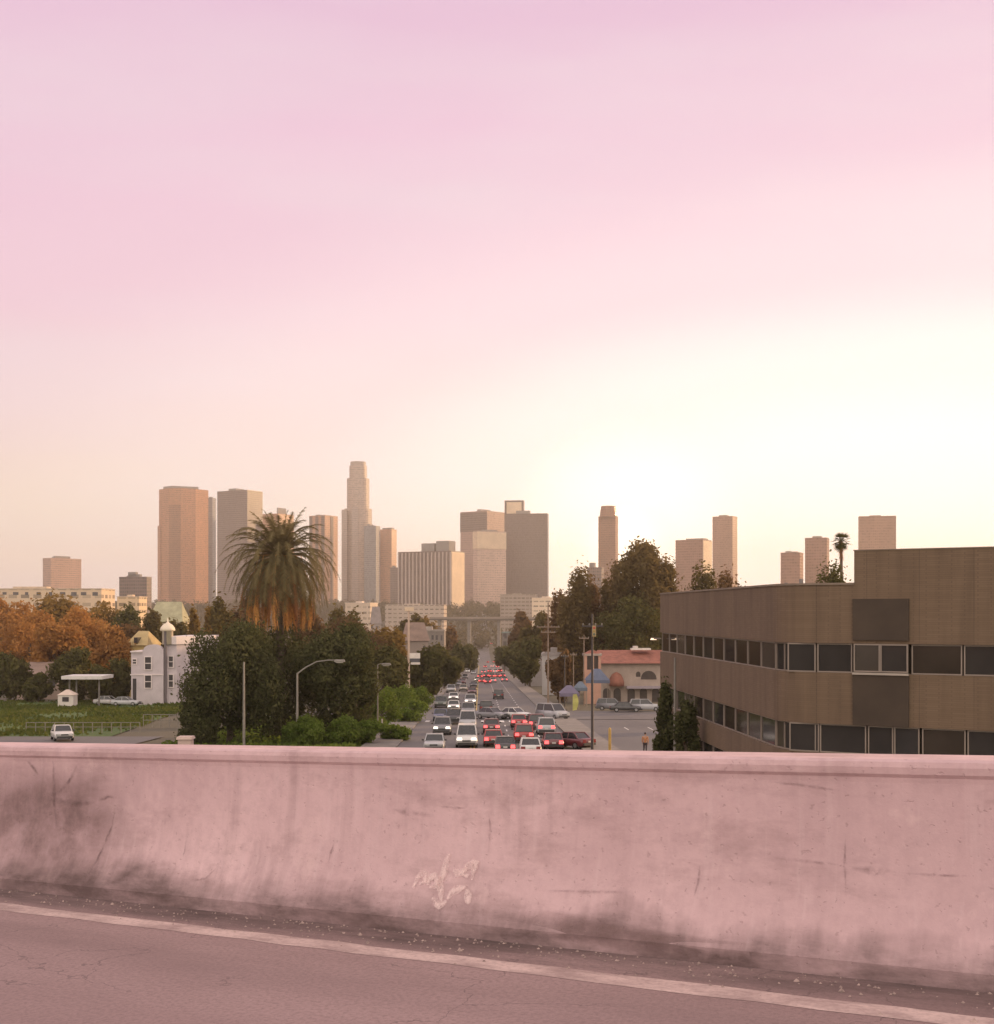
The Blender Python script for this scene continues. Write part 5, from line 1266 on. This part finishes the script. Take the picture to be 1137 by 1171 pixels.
def car(kd, col, label, px, py, toward=True, rot=0.0, lights=True, group='vehicles on the avenue', name='car', cat='car', far=False):
    p = gnd(px, py); p.z -= .02
    rz = (math.atan(.0132) if True else 0) + R(rot) + (0 if toward else math.pi)
    rt = thing(name, label, cat, p, rz, group); rt.rotation_euler = (0, 0, rz)
    # pitch with the slope
    q = Matrix.Rotation(-math.atan(.031), 4, 'X') @ Matrix.Rotation(rz, 4, 'Z'); rt.rotation_euler = q.to_euler()
    hl = (HL_ON if toward else HL_OFF) if lights else HL_OFF; tl = (TL_ON if not toward else TL_OFF) if lights else TL_OFF
    for (nm, me, lo, role, sub) in car_proto(kd):
        if far and nm in ('wing_mirror', 'grille', 'number_plate', 'bumper'): continue
        o = bpy.data.objects.new(nm, me); COL.objects.link(o); o.parent = rt; o.location = lo
        if role: set_slot(o, PAINT[col] if role == 'body' else hl if role == 'hl' else tl)
        if sub and not far:
            s_ = bpy.data.objects.new(sub[0], sub[1]); COL.objects.link(s_); s_.parent = o
    return rt
# --- facing us, kerb lane
QL = 'cars queuing towards the camera'; QR = 'cars driving away with brake lights on'
for a in (('sedan', 'silver', 'silver sedan nearest the parapet at the left kerb', 497, 858, True, 0, False, QL),
          ('suv', 'grey', 'dark grey car second in the kerb lane behind the nearest silver sedan', 506, 839, True, 0, True, QL),
          ('sedan', 'blue', 'dark blue sedan third in the kerb lane', 504, 824, True, 0, False, QL),
          ('suv', 'green', 'dark green car in the kerb lane beside the verge shrubs', 504.5, 809, True, 0, False, QL),
          ('sedan', 'white', 'white sedan with bright headlights far up the kerb lane', 519, 801, True, 0, True, QL),
          ('suv', 'silver', 'silver car of the kerb lane just under the street trees', 516, 792, True, 0, False, QL),
          ('sedan', 'grey', 'small grey car far up the kerb lane between street tree and white lights', 524, 785, True, 0, False, QL),
          ('van', 'white', 'white van with lit headlights leading the middle lane', 534, 853, True, 0, True, QL),
          ('van', 'silver', 'tall silver van right behind the leading white van', 535, 833, True, 0, False, QL),
          ('sedan', 'white', 'white car between the two left lanes with lit headlights', 519, 812, True, 0, True, QL),
          ('suv', 'black', 'black car squeezed left of the tall silver van', 519, 827.3, True, 0, False, QL),
          ('sedan', 'beige', 'beige car left of the maroon one in the far left lanes', 530, 790.3, True, 0, False, QL),
          ('suv', 'grey', 'grey car third in the middle lane', 535.5, 818, True, 0, False, QL),
          ('suv', 'silver', 'silver car fourth in the middle lane', 538, 806, True, 0, True, QL),
          ('sedan', 'maroon', 'maroon car fifth in the middle lane', 540, 794, True, 0, False, QL),
          ('sedan', 'black', 'black car sixth in the middle lane', 542, 786, True, 0, False, QL),
          ('sedan', 'beige', 'beige car at the head of the far queue', 546, 779.5, True, 0, True, QL)):
    car(*a)
for a in (('sedan', 'red', 'red sedan with brake lights in the inner lane, left of the pair of lit cars', 564, 852, False, 0, True, QR),
          ('sedan', 'maroon', 'dark red sedan directly ahead of the inner red sedan', 562, 837, False, 0, True, QR),
          ('suv', 'red', 'broad red car with glowing lights in the middle of the avenue', 598.5, 848, False, 0, True, QR),
          ('sedan', 'white', 'white sedan low at the parapet behind the broad red car', 606, 863, False, 0, False, QR),
          ('sedan', 'maroon', 'maroon car at the right kerb with the brightest brake lights', 632, 856, False, 0, True, QR),
          ('suv', 'silver', 'silver car ahead of the maroon car at the right kerb', 624, 839, False, 0, True, QR),
          ('sedan', 'red', 'red hatch ahead of the broad red car', 593, 831, False, 0, True, QR),
          ('sedan', 'black', 'black car wedged between the inner red sedan and the broad red car', 577.5, 861, False, 0, True, QR),
          ('suv', 'maroon', 'maroon car under the brake lights of the silver car, right lane', 613, 834, False, 0, True, QR),
          ('suv', 'black', 'black car alone beyond the crossing, left of centre', 556, 815, False, 0, False, QR),
          ('suv', 'black', 'black car alone farther up the empty lanes', 570, 799, False, 0, False, QR)):
    car(*a)
CR = 'cars turning at the crossing'
car('sedan', 'white', 'white sedan turning across the crossing in the middle of the avenue', 589, 822, True, 50, False, CR)
car('van', 'silver', 'pale van crossing at the right beside the violet tent', 632, 822, True, 34, False, CR)
car('sedan', 'grey', 'grey car at the crossing left of the white turning sedan', 563, 822, True, 48, False, CR)
car('sedan', 'maroon', 'dark low car side on at the right kerb beside the dark pole', 653, 855, False, 42, False, CR)
# --- far bright queue
FQ = 'small far cars with red brake lights'
for i, (px, py, cl, kd, lb) in enumerate(((549, 775.5, 'red', 'sedan', 'leftmost red car of the far brake light row'), (556, 775, 'maroon', 'suv', 'second car from the left in the far brake light row'), (562.5, 775.5, 'red', 'suv', 'middle red car of the far brake light row'),
      (569, 775, 'red', 'sedan', 'fourth car in the far brake light row'), (575, 774.5, 'maroon', 'sedan', 'rightmost car of the far brake light row'), (553, 770, 'grey', 'sedan', 'grey car one row beyond the far brake lights, at left'), (560, 769, 'red', 'sedan', 'red car one row beyond the far brake lights, centre'),
      (566.5, 769.5, 'white', 'suv', 'white car one row beyond the far brake lights, at right'), (572, 768.5, 'red', 'sedan', 'red car one row beyond the far brake lights, by the right kerb'), (557, 755.5, 'red', 'sedan', 'left one of the two tiniest red lit cars at the end of the avenue'), (562, 755.2, 'red', 'suv', 'right one of the two tiniest red lit cars at the end of the avenue'))):
    car(kd, cl, lb, px, py, False, 0, True, FQ, far=True)
for (px, py, cl, lb) in ((551, 781, 'red', 'red lit car nearest in the far queue, at left'), (558, 782, 'maroon', 'dark red lit car nearest in the far queue, beside the left one'), (577, 779.5, 'grey', 'grey lit car nearest in the far queue, by the right kerb'), (564, 780.5, 'silver', 'silver lit car nearest in the far queue, centre'),
      (555, 763.5, 'red', 'red lit car two rows beyond the far brake lights, left'), (563, 763, 'white', 'white lit car two rows beyond the far brake lights, centre'), (569, 763.5, 'red', 'red lit car two rows beyond the far brake lights, right'), (558, 759, 'maroon', 'maroon lit car just before the tiniest pair'), (565, 758.8, 'red', 'red lit car just before the tiniest pair, right')):
    car('sedan', cl, lb, px, py, False, 0, True, FQ, far=True)
FW = 'small far cars facing the camera'
for (px, py, cl, lb, li) in ((535, 769, 'white', 'white car with bright headlights at the far left of the avenue', True), (532, 776, 'grey', 'grey far car behind the white headlights', False), (541.5, 771, 'silver', 'silver far car left of the far brake light row', False),
      (529, 782, 'maroon', 'dull maroon far car at the left kerb', False), (540, 763, 'silver', 'silver car beyond the white headlights', True), (544, 760, 'black', 'tiny dark car near the end of the left lanes', False), (547.5, 757.5, 'white', 'tiny pale car at the end of the left lanes', True)):
    car('sedan', cl, lb, px, py, True, 0, li, FW, far=True)
PK = 'parked cars'
for a in (('sedan', 'white', 'white car parked left of the white house', 124, 806, True, 82, False, PK), ('sedan', 'silver', 'silver car parked in front of the white house door', 144, 807, True, 84, False, PK),
          ('suv', 'white', 'white car seen through the gap under the dark trees', 304, 822, True, 75, False, PK), ('sedan', 'white', 'white car standing end on upon the access road at the far left', 71, 846, True, 24, False, PK),
          ('sedan', 'red', 'red car half hidden behind the green hedge shrub', 408, 818, True, 70, False, PK),
          ('suv', 'grey', 'grey car parked by the red roofed arcade, left', 700, 812, True, 80, False, PK), ('sedan', 'black', 'black sedan parked by the red roofed arcade, middle', 716, 814, True, 84, False, PK),
          ('suv', 'silver', 'silver car parked by the red roofed arcade, right', 738, 813, True, 86, False, PK)):
    car(*a)

# ------------------------------------------------------------------ the person in the car park
SKIN = pl('skin', (0.40, 0.24, 0.17), .6, .08, 6); JACK = pl('orange_jacket', (0.48, 0.22, 0.10), .8, .12, 6); TROU = pl('dark_trousers', (0.05, 0.04, 0.045), .85, .15, 6); HAIR = pl('dark_hair', (0.035, 0.025, 0.02), .7, .2, 9)
def skin_obj(name, verts, edges, mat, parent, root=0, sub=2):
    me = bpy.data.meshes.new(name); me.from_pydata([v[:3] for v in verts], edges, []); me.materials.append(mat)
    o = bpy.data.objects.new(name, me); COL.objects.link(o); o.parent = parent
    o.modifiers.new('skin', 'SKIN'); sk = me.skin_vertices[0].data if me.skin_vertices else None
    if sk is None:
        import bmesh
        bm = bmesh.new(); bm.from_mesh(me); bm.verts.layers.skin.verify(); bm.to_mesh(me); bm.free(); sk = me.skin_vertices[0].data
    for i, v in enumerate(verts): sk[i].radius = (v[3], v[4] if len(v) > 4 else v[3]); sk[i].use_root = (i == root)
    s_ = o.modifiers.new('sub', 'SUBSURF'); s_.levels = sub; s_.render_levels = sub
    return o
def person(label, px, py, rz, s=1.0):
    p = gnd(px, py); rt = thing('person', label, 'person', p, rz); rt.scale = (s, s, s)
    V_ = [(0, 0, .96, .13, .10), (0, 0, 1.18, .125, .095), (0, -.01, 1.40, .15, .09), (0, -.01, 1.50, .055), (0, -.03, 1.60, .075, .085), (0, -.03, 1.72, .07, .08),
          (.19, 0, 1.42, .055), (.25, .02, 1.15, .042), (.24, -.10, .93, .034), (.24, -.14, .85, .035, .02), (-.19, 0, 1.42, .055), (-.25, .03, 1.15, .042), (-.23, -.05, .92, .034), (-.23, -.08, .84, .035, .02),
          (.10, 0, .88, .085), (.11, -.04, .50, .06), (.12, .02, .10, .042), (.12, -.13, .04, .04, .03), (-.10, 0, .88, .085), (-.11, .05, .50, .06), (-.12, .14, .10, .042), (-.12, .0, .04, .04, .03)]
    E = [(0, 1), (1, 2), (2, 3), (3, 4), (4, 5), (2, 6), (6, 7), (7, 8), (8, 9), (2, 10), (10, 11), (11, 12), (12, 13), (0, 14), (14, 15), (15, 16), (16, 17), (0, 18), (18, 19), (19, 20), (20, 21)]
    b0 = len(V_)
    for hx, hy in ((.24, -.14), (-.23, -.08)):
        for k in range(5):
            r_ = 9 if hx > 0 else 13; off = (k-2)*.016
            V_.append((hx+off, hy-.015*(1 if k else 2), .81-.01*(k % 3), .009)); V_.append((hx+off*1.1, hy-.005, .765-.012*(2-abs(k-2)), .007)); E += [(r_, len(V_)-2), (len(V_)-2, len(V_)-1)]
    skin_obj('body', V_, E, SKIN, rt)
    J = [(0, 0, .90, .155, .125), (0, 0, 1.18, .15, .12), (0, -.01, 1.40, .17, .11), (0, -.01, 1.47, .08), (.20, 0, 1.42, .07), (.255, .02, 1.15, .058), (.245, -.09, .95, .05), (-.20, 0, 1.42, .07), (-.255, .03, 1.15, .058), (-.235, -.04, .94, .05)]
    skin_obj('jacket', J, [(0, 1), (1, 2), (2, 3), (2, 4), (4, 5), (5, 6), (2, 7), (7, 8), (8, 9)], JACK, rt)
    T = [(0, 0, .93, .14, .115), (.10, 0, .86, .10), (.11, -.04, .50, .078), (.12, .02, .09, .06), (-.10, 0, .86, .10), (-.11, .05, .50, .078), (-.12, .14, .09, .06)]
    skin_obj('trousers', T, [(0, 1), (1, 2), (2, 3), (0, 4), (4, 5), (5, 6)], TROU, rt)
    m = MB(); m.smooth = True; m.lathe(0, -.015, [(.088, 1.66), (.095, 1.70), (.085, 1.76), (.05, 1.80), (.01, 1.81)], 14); m.build('hair', HAIR, rt)
    m = MB(); m.tube([(0, -.105, 1.665), (0, -.135, 1.63), (0, -.108, 1.62)], [.010, .014, .010], 6); m.build('nose', SKIN, rt)
    for sx in (-1, 1):
        m = MB(); m.lathe(sx*.03, -.112, [(.001, 1.664), (.010, 1.672), (.001, 1.680)], 8); m.build('eye', HAIR, rt)
        m = MB(); m.tube([(sx*.083, -.02, 1.62), (sx*.092, -.01, 1.65), (sx*.085, -.005, 1.675)], [.012, .018, .012], 6); m.build('ear', SKIN, rt)
    m = MB(); m.tube([(-.022, -.110, 1.588), (0, -.116, 1.586), (.022, -.110, 1.588)], [.004, .007, .004], 6); m.build('mouth', pl('lips', (.30, .12, .10), .5, .1, 9), rt)
person('person in an orange jacket and dark trousers walking in the car park', 738, 862, R(160))

# ------------------------------------------------------------------ the haze over the city
m = MB(); m.box(-4300, 4300, -320, 7100, -46, 345)
hz = m.build('haze', None); hz.data.materials.clear()
hm = bpy.data.materials.new('city_haze'); hm.use_nodes = True; hm.node_tree.nodes.clear()
ho = hm.node_tree.nodes.new('ShaderNodeOutputMaterial'); hv = hm.node_tree.nodes.new('ShaderNodeVolumePrincipled')
hv.inputs['Color'].default_value = (0.99, 0.92, 0.83, 1); hv.inputs['Density'].default_value = 0.00013; hv.inputs['Anisotropy'].default_value = 0.35
hm.node_tree.links.new(hv.outputs[0], ho.inputs['Volume']); hz.data.materials.append(hm); hz['kind'] = 'stuff'; hz['label'] = 'warm evening haze over the whole city'
